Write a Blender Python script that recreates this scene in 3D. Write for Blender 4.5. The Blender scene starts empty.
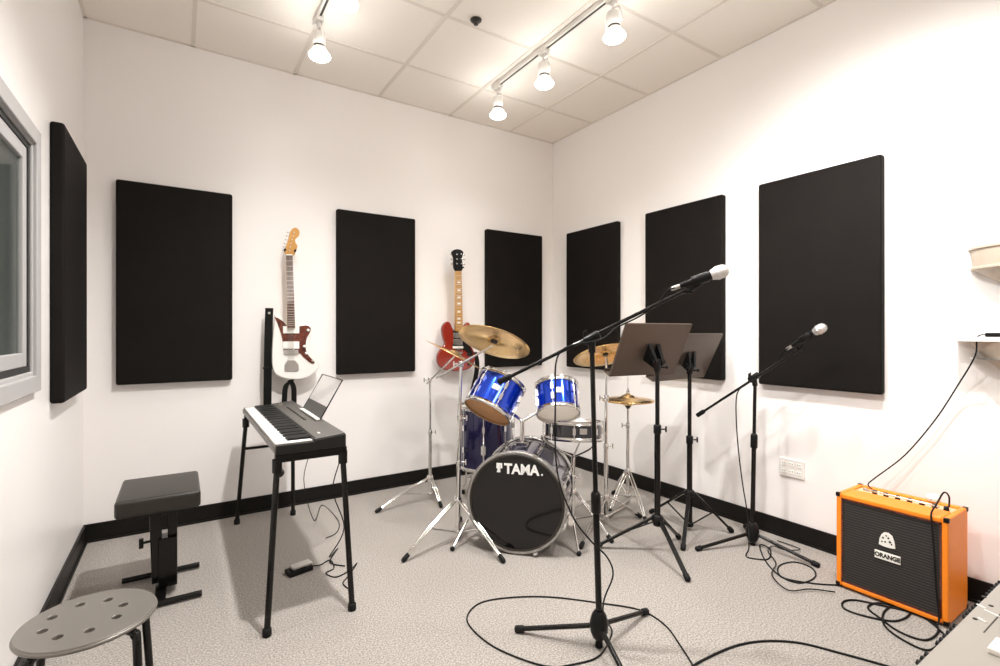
import bpy, math, random
from mathutils import Vector, Matrix
random.seed(4)
PI = math.pi
scene = bpy.context.scene
col = scene.collection
# ------------------------------------------------------------------ survey of the room (metres)
FOC, CX, CY, EYE = 491.0, 500.0, 332.0, 1.225
YAW = math.atan(320/491.0)
FW = Vector((math.sin(YAW), math.cos(YAW), 0)); RT = Vector((FW.y, -FW.x, 0)); UP = Vector((0, 0, 1))
def ray(px, py): return FW + RT*((px-CX)/FOC) + UP*((CY-py)/FOC)
def fl(px, py, z=0.0):
    d = ray(px, py); t = (z-EYE)/d.z; return Vector((d.x*t, d.y*t, z))
def onx(px, py, x):
    d = ray(px, py); t = x/d.x; return Vector((x, d.y*t, EYE+d.z*t))
def ony(px, py, y):
    d = ray(px, py); t = y/d.y; return Vector((d.x*t, y, EYE+d.z*t))
def at(px, py, Z):
    d = ray(px, py); return Vector((d.x*Z, d.y*Z, EYE+d.z*Z))
def cam(R, U, F): return RT*R + UP*U + FW*F
XL, XR, YB, YF, ZC = -0.47, 3.03, 3.71, -1.6, 3.05

# ------------------------------------------------------------------ materials
def mat(name, color, rough=0.5, metal=0.0, noise=0.0, nscale=50, bump=0.0, bscale=200, spec=None, coat=0.0, col2=None, emit=None, estr=0):
    m = bpy.data.materials.new(name); m.use_nodes = True
    nt = m.node_tree; b = nt.nodes['Principled BSDF']
    b.inputs['Base Color'].default_value = (*color, 1); b.inputs['Roughness'].default_value = rough; b.inputs['Metallic'].default_value = metal
    if spec is not None: b.inputs['Specular IOR Level'].default_value = spec
    if coat: b.inputs['Coat Weight'].default_value = coat; b.inputs['Coat Roughness'].default_value = .05
    if emit: b.inputs['Emission Color'].default_value = (*emit, 1); b.inputs['Emission Strength'].default_value = estr
    tc = nt.nodes.new('ShaderNodeTexCoord')
    if noise or col2:
        n = nt.nodes.new('ShaderNodeTexNoise'); n.inputs['Scale'].default_value = nscale; n.inputs['Detail'].default_value = 6
        r = nt.nodes.new('ShaderNodeValToRGB')
        c2 = col2 if col2 else tuple(min(1, c*(1+noise)) for c in color); c1 = color if col2 else tuple(c*(1-noise) for c in color)
        r.color_ramp.elements[0].position = .35; r.color_ramp.elements[1].position = .65
        r.color_ramp.elements[0].color = (*c1, 1); r.color_ramp.elements[1].color = (*c2, 1)
        nt.links.new(tc.outputs['Object'], n.inputs['Vector']); nt.links.new(n.outputs['Fac'], r.inputs['Fac']); nt.links.new(r.outputs['Color'], b.inputs['Base Color'])
    if bump:
        n2 = nt.nodes.new('ShaderNodeTexNoise'); n2.inputs['Scale'].default_value = bscale; n2.inputs['Detail'].default_value = 3
        bp = nt.nodes.new('ShaderNodeBump'); bp.inputs['Strength'].default_value = bump; bp.inputs['Distance'].default_value = .004
        nt.links.new(tc.outputs['Object'], n2.inputs['Vector']); nt.links.new(n2.outputs['Fac'], bp.inputs['Height']); nt.links.new(bp.outputs['Normal'], b.inputs['Normal'])
    return m
M = {}
M['wall'] = mat('painted_wall', (.85, .825, .81), .33, bump=.08, bscale=90, spec=.35)
M['carpet'] = mat('loop_carpet', (.335, .308, .282), .95, noise=.36, nscale=150, bump=.7, bscale=260, spec=.1)
M['black_vinyl'] = mat('black_baseboard', (.008, .007, .006), .45, spec=.2)
M['panel'] = mat('acoustic_fabric', (.0065, .005, .004), .7, noise=.12, nscale=6, bump=.25, bscale=700, spec=.14)
M['white_metal'] = mat('white_metal', (.75, .73, .70), .4)
M['grey_frame'] = mat('grey_frame', (.42, .41, .41), .45)
M['dark_gap'] = mat('dark_gasket', (.02, .02, .02), .6)
M['black_metal'] = mat('black_metal', (.005, .0045, .004), .2, spec=.32)
M['desk_metal'] = mat('satin_black_desk', (.11, .085, .068), .42, metal=.5)
M['black_plastic'] = mat('black_plastic', (.006, .006, .006), .35, spec=.22)
M['rubber'] = mat('rubber', (.007, .007, .007), .6, spec=.2)
M['chrome'] = mat('chrome', (.82, .81, .79), .14, metal=1)
M['steel'] = mat('brushed_steel', (.62, .60, .57), .32, metal=1)
M['vinyl_seat'] = mat('black_vinyl_seat', (.028, .025, .021), .36, bump=.1, bscale=120, spec=.3)
M['stool'] = mat('grey_stool', (.20, .185, .165), .32, metal=.3)
M['key_white'] = mat('white_keys', (.82, .80, .76), .3)
M['key_black'] = mat('black_keys', (.012, .012, .012), .35, spec=.3)
M['kb_panel'] = mat('keyboard_panel', (.075, .070, .064), .38)
M['kb_silver'] = mat('keyboard_lip', (.13, .12, .11), .35, metal=.4)
M['kb_dark'] = mat('keyboard_case', (.014, .013, .012), .4, spec=.25)
M['blue'] = mat('blue_lacquer', (.004, .055, .60), .12, metal=.75, coat=1)
M['navy'] = mat('navy_lacquer', (.010, .008, .055), .16, metal=.5, coat=1)
M['snare_black'] = mat('black_lacquer', (.012, .01, .018), .15, coat=.6)
M['head_white'] = mat('coated_head', (.85, .85, .83), .4)
M['head_tan'] = mat('tan_head', (.50, .27, .12), .4, noise=.25, nscale=18)
M['head_black'] = mat('black_head', (.007, .006, .006), .06, spec=.42)
M['hoop_grey'] = mat('grey_hoop', (.40, .39, .38), .25, metal=.8)
M['logo_white'] = mat('white_print', (.85, .85, .83), .5)
M['ink'] = mat('black_print', (.02, .015, .01), .5)
M['g_white'] = mat('white_lacquer', (.82, .80, .76), .15, coat=.6)
M['tort'] = mat('tortoiseshell', (.05, .010, .006), .2, col2=(.15, .03, .012), nscale=60, coat=.5)
M['rosewood'] = mat('rosewood', (.10, .05, .035), .5, noise=.3)
M['maple'] = mat('maple', (.62, .36, .11), .3, coat=.3)
M['maple_y'] = mat('amber_maple', (.50, .25, .05), .3, coat=.3)
M['cherry'] = mat('cherry_lacquer', (.24, .018, .008), .15, coat=.8)
M['bone'] = mat('bone_white', (.85, .83, .78), .4)
M['strap'] = mat('black_strap', (.006, .0055, .005), .5, spec=.15)
M['bulb'] = mat('lit_bulb', (1, 1, 1), .5, emit=(1, .97, .92), estr=36)
M['orange'] = mat('orange_vinyl', (.93, .25, .012), .42, spec=.35, bump=.35, bscale=420)
M['piping'] = mat('tan_trim', (.62, .30, .10), .45)
M['tan'] = mat('tan_panel', (.70, .50, .30), .4)
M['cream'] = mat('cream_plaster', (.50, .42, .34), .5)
M['console'] = mat('grey_console', (.36, .335, .30), .42, metal=.1)
M['blue_light'] = mat('blue_indicator', (.05, .3, .9), .3, emit=(.1, .4, 1), estr=1.5)
M['curtain'] = mat('dark_curtain', (.055, .06, .054), .85)
M['control_wall'] = mat('control_room_wall', (.45, .45, .44), .7)
def head_mat(name, c):
    m = mat(name, c, .4); nt = m.node_tree; b = nt.nodes['Principled BSDF']; o = nt.nodes['Material Output']
    tr_ = nt.nodes.new('ShaderNodeBsdfTranslucent'); tr_.inputs['Color'].default_value = (*c, 1); mx = nt.nodes.new('ShaderNodeMixShader'); mx.inputs[0].default_value = .6
    nt.links.new(b.outputs[0], mx.inputs[1]); nt.links.new(tr_.outputs[0], mx.inputs[2]); nt.links.new(mx.outputs[0], o.inputs[0]); return m
M['head_clear'] = head_mat('white_film_head', (.92, .92, .90)); M['head_tan'] = head_mat('tan_film_head', (.75, .46, .24))
M['shell_in'] = mat('maple_shell_inside', (.75, .62, .48), .5)
def wire_mat():
    m = mat('grille_mesh', (.70, .69, .67), .35, metal=.9); nt = m.node_tree; b = nt.nodes['Principled BSDF']
    tc = nt.nodes.new('ShaderNodeTexCoord'); v = nt.nodes.new('ShaderNodeTexVoronoi'); v.inputs['Scale'].default_value = 500
    bp = nt.nodes.new('ShaderNodeBump'); bp.inputs['Strength'].default_value = .6; bp.inputs['Distance'].default_value = .002
    nt.links.new(tc.outputs['Object'], v.inputs['Vector']); nt.links.new(v.outputs['Distance'], bp.inputs['Height']); nt.links.new(bp.outputs['Normal'], b.inputs['Normal'])
    return m
M['mesh'] = wire_mat()
def brass_mat():
    m = mat('cymbal_bronze', (.80, .53, .24), .24, metal=1); nt = m.node_tree; b = nt.nodes['Principled BSDF']
    tc = nt.nodes.new('ShaderNodeTexCoord'); w = nt.nodes.new('ShaderNodeTexWave'); w.wave_type = 'RINGS'; w.rings_direction = 'Z'
    w.inputs['Scale'].default_value = 60; w.inputs['Distortion'].default_value = .5
    bp = nt.nodes.new('ShaderNodeBump'); bp.inputs['Strength'].default_value = .35; bp.inputs['Distance'].default_value = .001
    n = nt.nodes.new('ShaderNodeTexNoise'); n.inputs['Scale'].default_value = 9
    r = nt.nodes.new('ShaderNodeValToRGB'); r.color_ramp.elements[0].color = (.80, .46, .13, 1); r.color_ramp.elements[1].color = (.97, .72, .38, 1)
    nt.links.new(tc.outputs['Object'], n.inputs['Vector']); nt.links.new(n.outputs['Fac'], r.inputs['Fac']); nt.links.new(r.outputs['Color'], b.inputs['Base Color'])
    nt.links.new(tc.outputs['Object'], w.inputs['Vector']); nt.links.new(w.outputs['Color'], bp.inputs['Height']); nt.links.new(bp.outputs['Normal'], b.inputs['Normal'])
    return m
M['brass'] = brass_mat()
def grille_mat():
    m = mat('grille_cloth', (.02, .017, .015), .75); nt = m.node_tree; b = nt.nodes['Principled BSDF']
    tc = nt.nodes.new('ShaderNodeTexCoord'); w = nt.nodes.new('ShaderNodeTexWave'); w.bands_direction = 'Z'; w.inputs['Scale'].default_value = 26
    w.inputs['Distortion'].default_value = 1.2; w.inputs['Detail'].default_value = 3; w.inputs['Detail Scale'].default_value = 6
    r = nt.nodes.new('ShaderNodeValToRGB'); r.color_ramp.elements[0].color = (.010, .009, .008, 1); r.color_ramp.elements[1].color = (.045, .038, .032, 1)
    r.color_ramp.elements[0].position = .45
    nt.links.new(tc.outputs['Object'], w.inputs['Vector']); nt.links.new(w.outputs['Color'], r.inputs['Fac']); nt.links.new(r.outputs['Color'], b.inputs['Base Color'])
    return m
M['grille'] = grille_mat()
def glass_mat():
    m = bpy.data.materials.new('window_glass'); m.use_nodes = True; nt = m.node_tree; nt.nodes.clear()
    o = nt.nodes.new('ShaderNodeOutputMaterial'); mx = nt.nodes.new('ShaderNodeMixShader'); t = nt.nodes.new('ShaderNodeBsdfTransparent'); g = nt.nodes.new('ShaderNodeBsdfGlossy')
    g.inputs['Roughness'].default_value = .02; t.inputs['Color'].default_value = (.80, .84, .82, 1); mx.inputs[0].default_value = .14
    nt.links.new(t.outputs[0], mx.inputs[1]); nt.links.new(g.outputs[0], mx.inputs[2]); nt.links.new(mx.outputs[0], o.inputs[0])
    return m
M['glass'] = glass_mat()
def acrylic_mat():
    m = bpy.data.materials.new('clear_acrylic'); m.use_nodes = True; nt = m.node_tree; nt.nodes.clear()
    o = nt.nodes.new('ShaderNodeOutputMaterial'); mx = nt.nodes.new('ShaderNodeMixShader'); t = nt.nodes.new('ShaderNodeBsdfTransparent'); g = nt.nodes.new('ShaderNodeBsdfGlossy')
    g.inputs['Roughness'].default_value = .05; t.inputs['Color'].default_value = (.95, .95, .95, 1); mx.inputs[0].default_value = .08
    nt.links.new(t.outputs[0], mx.inputs[1]); nt.links.new(g.outputs[0], mx.inputs[2]); nt.links.new(mx.outputs[0], o.inputs[0])
    return m
M['acrylic'] = acrylic_mat()
def ceiling_mat():
    m = mat('ceiling_tile', (.72, .66, .58), .8); nt = m.node_tree; b = nt.nodes['Principled BSDF']
    tc = nt.nodes.new('ShaderNodeTexCoord'); sp = nt.nodes.new('ShaderNodeSeparateXYZ'); nt.links.new(tc.outputs['Object'], sp.inputs[0])
    n = nt.nodes.new('ShaderNodeTexNoise'); n.inputs['Scale'].default_value = 160; n.inputs['Detail'].default_value = 4
    r = nt.nodes.new('ShaderNodeValToRGB'); r.color_ramp.elements[0].position = .3; r.color_ramp.elements[0].color = (.89, .845, .79, 1); r.color_ramp.elements[1].color = (.92, .875, .82, 1)
    nt.links.new(tc.outputs['Object'], n.inputs['Vector']); nt.links.new(n.outputs['Fac'], r.inputs['Fac']); nt.links.new(r.outputs['Color'], b.inputs['Base Color'])
    return m
M['ceiling'] = ceiling_mat()

# ------------------------------------------------------------------ mesh builder
def basis(ax):
    ax = Vector(ax).normalized()
    h = Vector((0, 0, 1)) if abs(ax.z) < .95 else Vector((1, 0, 0))
    u = h.cross(ax).normalized(); v = ax.cross(u).normalized()
    return u, v, ax
class MB:
    def __init__(s): s.v = []; s.f = []; s.m = []; s.sm = []
    def add(s, vs, fs, mi=0, smooth=True):
        o = len(s.v); s.v += [Vector(p) for p in vs]
        for f in fs: s.f.append([i+o for i in f]); s.m.append(mi); s.sm.append(smooth)
        return s
    def box(s, a, b, mi=0):
        x0, y0, z0 = a; x1, y1, z1 = b
        return s.hexa([(x0,y0,z0),(x1,y0,z0),(x1,y1,z0),(x0,y1,z0)], [(x0,y0,z1),(x1,y0,z1),(x1,y1,z1),(x0,y1,z1)], mi)
    def hexa(s, bot, top, mi=0):
        return s.add(list(bot)+list(top), [(3,2,1,0),(4,5,6,7),(0,1,5,4),(1,2,6,5),(2,3,7,6),(3,0,4,7)], mi, False)
    def obox(s, c, ux, uy, uz, mi=0):   # centre and three half-extent vectors
        c, ux, uy, uz = map(Vector, (c, ux, uy, uz))
        bot = [c-ux-uy-uz, c+ux-uy-uz, c+ux+uy-uz, c-ux+uy-uz]; top = [p+2*uz for p in bot]
        return s.hexa(bot, top, mi)
    def bar(s, a, b, w, h, upv=(0,0,1), mi=0):
        a, b = Vector(a), Vector(b); d = (b-a); side = d.cross(Vector(upv)).normalized(); u = side.cross(d).normalized()
        return s.obox((a+b)/2, d/2, side*w/2, u*h/2, mi)
    def tube(s, a, b, r, r2=None, n=14, mi=0, caps=True):
        return s.lathe(a, Vector(b)-Vector(a), [(r, 0), (r2 if r2 is not None else r, (Vector(b)-Vector(a)).length)], n, mi, caps)
    def lathe(s, o, ax, prof, n=24, mi=0, caps=True, a0=0, a1=2*PI):
        o = Vector(o); u, v, w = basis(ax); full = abs(a1-a0-2*PI) < 1e-6
        k = n if full else n+1
        vs = []
        for r, h in prof:
            for i in range(k):
                a = a0+(a1-a0)*i/n; vs.append(o + w*h + (u*math.cos(a)+v*math.sin(a))*r)
        fs = []
        for j in range(len(prof)-1):
            for i in range(n):
                i2 = (i+1) % k
                fs.append((j*k+i, j*k+i2, (j+1)*k+i2, (j+1)*k+i))
        s.add(vs, fs, mi, True)
        if caps and full:
            if prof[0][0] > 1e-5: s.add(vs[:k], [tuple(range(k-1, -1, -1))], mi, False)
            if prof[-1][0] > 1e-5: s.add(vs[-k:], [tuple(range(k))], mi, False)
        return s
    def path(s, pts, r, n=8, mi=0, smoothing=0, closed=False):
        P = [Vector(p) for p in pts]
        if smoothing:
            Q = []; N = len(P)
            rng = range(N if closed else N-1)
            for i in rng:
                if closed: p0, p1, p2, p3 = P[(i-1)%N], P[i], P[(i+1)%N], P[(i+2)%N]
                else: p0, p1, p2, p3 = P[max(i-1,0)], P[i], P[i+1], P[min(i+2,N-1)]
                for k in range(smoothing):
                    t = k/smoothing
                    Q.append(.5*((2*p1)+(p2-p0)*t+(2*p0-5*p1+4*p2-p3)*t*t+(3*p1-p0-3*p2+p3)*t**3))
            if not closed: Q.append(P[-1])
            P = Q
        vs = []; N = len(P); u = None
        for i, p in enumerate(P):
            d = (P[(i+1)%N]-P[i-1]) if closed else (P[min(i+1,N-1)]-P[max(i-1,0)])
            d.normalize()
            if u is None: u = basis(d)[0]
            else:
                u = (u - d*u.dot(d))
                u = u.normalized() if u.length > 1e-6 else basis(d)[0]
            v = d.cross(u)
            for k in range(n):
                a = 2*PI*k/n; vs.append(p+(u*math.cos(a)+v*math.sin(a))*r)
        fs = []
        for i in range(N if closed else N-1):
            j = (i+1) % N
            for k in range(n):
                k2 = (k+1) % n; fs.append((i*n+k, i*n+k2, j*n+k2, j*n+k))
        if not closed: fs += [tuple(range(n-1,-1,-1)), tuple(range((N-1)*n, N*n))]
        return s.add(vs, fs, mi, True)
    def ball(s, c, r, n=16, mi=0, sq=(1,1,1)):
        prof = [(r*math.sin(PI*i/n), -r*math.cos(PI*i/n)) for i in range(n+1)]
        t = MB(); t.lathe((0,0,0), (0,0,1), prof, n*2, mi, False)
        return s.add([Vector((p.x*sq[0], p.y*sq[1], p.z*sq[2]))+Vector(c) for p in t.v], t.f, mi, True)
    def ring(s, o, ax, r, t, n=32, mi=0):   # torus
        u, v, w = basis(ax); pts = [Vector(o)+(u*math.cos(2*PI*i/n)+v*math.sin(2*PI*i/n))*r for i in range(n)]
        return s.path(pts, t, 8, mi, 0, True)
    def prism(s, loop, off, mi=0):   # planar polygon (list of 3-D points) pushed by off
        n = len(loop); L = [Vector(p) for p in loop]; T = [p+Vector(off) for p in L]
        nv = Vector((0,0,0))
        for i in range(n): nv += L[i].cross(L[(i+1)%n])
        if nv.dot(Vector(off)) < 0: L.reverse(); T.reverse()
        s.add(L+T, [tuple(range(n-1,-1,-1)), tuple(range(n, 2*n))]+[(i, (i+1)%n, n+(i+1)%n, n+i) for i in range(n)], mi, False)
        return s
    def build(s, name, mats, parent=None, origin=None, bevel=0, seg=2):
        me = bpy.data.meshes.new(name)
        o = Vector(origin) if origin is not None else (Vector(parent['_o']) if parent is not None and '_o' in parent else None)
        if o is None:
            o = Vector((sum(p.x for p in s.v)/len(s.v), sum(p.y for p in s.v)/len(s.v), min(p.z for p in s.v)))
        me.from_pydata([p-o for p in s.v], [], s.f); me.update()
        if not isinstance(mats, (list, tuple)): mats = [mats]
        for m in mats: me.materials.append(m)
        me.polygons.foreach_set('material_index', s.m); me.polygons.foreach_set('use_smooth', s.sm)
        ob = bpy.data.objects.new(name, me); col.objects.link(ob)
        if parent is not None:
            ob.parent = parent; ob.location = o-Vector(parent['_o'])
        else: ob.location = o
        ob['_o'] = tuple(o); ALL.append(ob)
        if bevel:
            b = ob.modifiers.new('bevel', 'BEVEL'); b.width = bevel; b.segments = seg; b.limit_method = 'ANGLE'; b.angle_limit = math.radians(40)
            b.harden_normals = False
        return ob
ALL = []
def thing(name, label, cat, loc, group=None):
    e = bpy.data.objects.new(name, None); col.objects.link(e); e.location = Vector(loc); e['_o'] = tuple(Vector(loc)); e.empty_display_size = .1
    e['label'] = label; e['category'] = cat
    if group: e['group'] = group
    ALL.append(e); return e
def tag(o, label, cat, group=None):
    o['label'] = label; o['category'] = cat
    if group: o['group'] = group
    return o
def struct(o): o['kind'] = 'structure'; return o
def from_curve(name, loops, thick, mt, parent, M4, bev=0):
    """flat shape with holes: loops in 2-D, first outer; M4 places it"""
    cu = bpy.data.curves.new(name, 'CURVE'); cu.dimensions = '2D'; cu.fill_mode = 'BOTH'; cu.extrude = thick/2; cu.bevel_depth = bev; cu.bevel_resolution = 2
    for L in loops:
        sp = cu.splines.new('POLY'); sp.points.add(len(L)-1); sp.use_cyclic_u = True
        for i, p in enumerate(L): sp.points[i].co = (p[0], p[1], 0, 1)
    return bake(cu, name, mt, parent, M4)
def bake(cu, name, mt, parent, M4):
    t = bpy.data.objects.new('tmp', cu); col.objects.link(t)
    dg = bpy.context.evaluated_depsgraph_get(); me = bpy.data.meshes.new_from_object(t.evaluated_get(dg))
    col.objects.unlink(t); bpy.data.objects.remove(t); me.name = name
    po = Vector(parent['_o']) if parent is not None else M4.translation.copy()
    me.transform(Matrix.Translation(-po) @ M4)
    me.materials.clear(); me.materials.append(mt)
    ob = bpy.data.objects.new(name, me); col.objects.link(ob)
    if parent is not None: ob.parent = parent; ob['_o'] = parent['_o']
    else: ob.location = po; ob['_o'] = tuple(po)
    ALL.append(ob); return ob
def frame4(o, x, y):
    x = Vector(x).normalized(); z = x.cross(Vector(y)).normalized(); y = z.cross(x)
    m = Matrix((x, y, z)).transposed().to_4x4(); m.translation = Vector(o); return m
def text(name, body, size, o, x, y, mt, parent, bold=.0, extr=.0006, sx=1, shear=0):
    cu = bpy.data.curves.new(name, 'FONT'); cu.body = body; cu.size = size; cu.extrude = extr; cu.offset = bold; cu.align_x = 'CENTER'; cu.align_y = 'CENTER'; cu.shear = shear
    return bake(cu, name, mt, parent, frame4(o, x, y) @ Matrix.Diagonal((sx, 1, 1, 1)))
def smooth_loop(P, k=4):
    Q = []; N = len(P)
    for i in range(N):
        p0, p1, p2, p3 = [Vector(P[j % N]) for j in (i-1, i, i+1, i+2)]
        for q in range(k):
            t = q/k; Q.append(.5*((2*p1)+(p2-p0)*t+(2*p0-5*p1+4*p2-p3)*t*t+(3*p1-p0-3*p2+p3)*t**3))
    return Q

# ------------------------------------------------------------------ the room
T = .12
WY0, WY1, WZ0, WZ1 = 1.00, 2.505, 1.055, 1.945     # observation window opening in the left wall
struct(MB().box((XL-T, YF-T, -.1), (XR+T, YB+T, 0)).build('floor', M['carpet']))
c = MB().box((XL-T, YF-T, ZC+.004), (XR+T, YB+T, ZC+.1))
struct(c.build('ceiling', M['ceiling'], origin=(0, 0, ZC)))
g = MB()
for k in range(-1, 6):
    x = .07+.612*k
    if XL < x < XR: g.box((x-.011, YF, ZC), (x+.011, YB, ZC+.0045))
for k in range(0, 9):
    y = 3.16-.612*k
    if y > YF: g.box((XL, y-.011, ZC+.0004), (XR, y+.011, ZC+.0045))
g.box((XL, YB-.018, ZC), (XR, YB, ZC+.0045)); g.box((XR-.018, YF, ZC), (XR, YB, ZC+.0045)); g.box((XL, YF, ZC), (XL+.018, YB, ZC+.0045))
M['tbar'] = mat('ceiling_grid', (.76, .71, .65), .6)
struct(g.build('trim_1', M['tbar'], origin=(0, 0, ZC)))
struct(MB().box((XL-T, YB, 0), (XR+T, YB+T, ZC+.1)).build('wall_back', M['wall']))
struct(MB().box((XR, YF-T, 0), (XR+T, YB+T, ZC+.1)).build('wall_right', M['wall']))
struct(MB().box((XL-T, YF-T, 0), (XR+T, YF, ZC+.1)).build('wall_front', M['wall']))
w = MB()
w.box((XL-T, YF, 0), (XL, WY0, ZC+.1)); w.box((XL-T, WY1, 0), (XL, YB, ZC+.1)); w.box((XL-T, WY0, 0), (XL, WY1, WZ0)); w.box((XL-T, WY0, WZ1), (XL, WY1, ZC+.1))
struct(w.build('wall_left', M['wall']))
# baseboards with a small toe and thin pale edge strip on the carpet side
struct(MB().box((XL, YB-.012, 0), (XR, YB, .105)).box((XL, YB-.022, 0), (XR, YB, .012)).build('baseboard_back', M['black_vinyl'], bevel=.003))
struct(MB().box((XR-.012, YF, 0), (XR, YB-.02, .105)).box((XR-.022, YF, 0), (XR, YB-.02, .012)).build('baseboard_right', M['black_vinyl'], bevel=.003))
struct(MB().box((XL, YF, 0), (XL+.012, YB-.02, .105)).box((XL, YF, 0), (XL+.022, YB-.02, .012)).build('baseboard_left', M['black_vinyl'], bevel=.003))
# window
wn = bpy.data.objects.new('window_1', None); col.objects.link(wn); wn.location = (XL, (WY0+WY1)/2, WZ0); wn['_o'] = tuple(wn.location); wn['kind'] = 'structure'
def rectframe(mb, x0, x1, y0, y1, z0, z1, w):
    mb.box((x0, y0, z0), (x1, y0+w, z1)); mb.box((x0, y1-w, z0), (x1, y1, z1)); mb.box((x0, y0+w, z0), (x1, y1-w, z0+w)); mb.box((x0, y0+w, z1-w), (x1, y1-w, z1))
f = MB(); rectframe(f, XL, XL+.022, WY0-.065, WY1+.048, WZ0-.055, WZ1+.045, .062); rectframe(f, XL-.006, XL+.010, WY0+.0, WY1-.0, WZ0, WZ1, .022)
f.build('window_frame', M['grey_frame'], wn, bevel=.004)
f = MB(); rectframe(f, XL-.008, XL+.002, WY0+.022, WY1-.022, WZ0+.022, WZ1-.022, .022); f.build('window_gasket', M['dark_gap'], wn)
f = MB(); rectframe(f, XL-.020, XL-.002, WY0+.044, WY1-.044, WZ0+.044, WZ1-.044, .050); f.build('inner_frame', M['grey_frame'], wn, bevel=.003)
MB().box((XL-.016, WY0+.08, WZ0+.08), (XL-.012, WY1-.08, WZ1-.08)).build('window_pane', M['glass'], wn)
# the small control room behind the pane
r = MB(); X2 = XL-1.7
r.box((X2-.05, 0, 0), (X2, 4.2, 2.6)); r.box((X2, 4.2, 0), (XL-T, 4.25, 2.6)); r.box((X2, -.05, 0), (XL-T, 0, 2.6)); r.box((X2, 0, 2.55), (XL-T, 4.2, 2.6)); r.box((X2, 0, -.05), (XL-T, 4.2, 0))
struct(r.build('wall_beyond', M['control_wall']))
cv = MB(); pts = []
for i in range(121):
    x = X2+.05+1.5*i/120; pts.append((x, 4.10+.03*math.sin(i*1.1)))
for i in range(120):
    (xa, ya), (xb, yb) = pts[i], pts[i+1]
    cv.add([(xa, ya, .02), (xb, yb, .02), (xb, yb, 2.24), (xa, ya, 2.24), (xa, ya+.012, .02), (xb, yb+.012, .02), (xb, yb+.012, 2.24), (xa, ya+.012, 2.24)], [(0,1,2,3), (7,6,5,4), (3,2,6,7), (4,5,1,0)], 0, True)
tag(cv.build('curtain', M['curtain']), 'dark grey curtain hanging behind the observation window glass', 'curtain')

lt2 = thing('fill_light', 'added fill light on a ceiling panel in the room behind the observation window', 'lamp', (-1.3, 2.6, 2.55))  # added area light that brightens the control room, no lamp known there
MB().box((-1.6, 2.3, 2.535), (-1.0, 2.9, 2.549)).build('fill_panel', M['white_metal'], lt2)
La2 = bpy.data.lights.new('fill_area_light', 'AREA'); La2.shape = 'SQUARE'; La2.size = .55; La2.energy = 16
lo2 = bpy.data.objects.new('fill_area_light', La2); col.objects.link(lo2); lo2.parent = lt2; lo2.location = (0, 0, -.022)
# acoustic panels
def apanel(label, a, b):
    o = MB().box(a, b).build('acoustic_panel', M['panel'], bevel=.012, seg=3); o['label'] = label; o['category'] = 'acoustic panel'; o['group'] = 'black acoustic panels on the walls'; return o
P = [(-.318, .289, 'black fabric acoustic panel on back wall left of the white guitar'),
     (.964, 1.58, 'black fabric acoustic panel between the two hanging guitars'),
     (2.25, 2.866, 'black fabric acoustic panel on back wall behind the large tilted cymbal')]
for a, b, l in P: apanel(l, (a, YB-.05, .91), (b, YB, 2.13))
P = [(2.83, 3.46, 'black acoustic panel on right wall nearest the room corner, behind a cymbal'),
     (1.905, 2.545, 'black acoustic panel on right wall directly behind the music stands'),
     (1.03, 1.665, 'black acoustic panel on right wall behind the right microphone, largest in view')]
for a, b, l in P: apanel(l, (XR-.05, a, .905), (XR, b, 2.132))
apanel('black acoustic panel on left wall beside the window, seen edge-on', (XL, 2.82, .915), (XL+.05, 3.44, 2.135))

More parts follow.
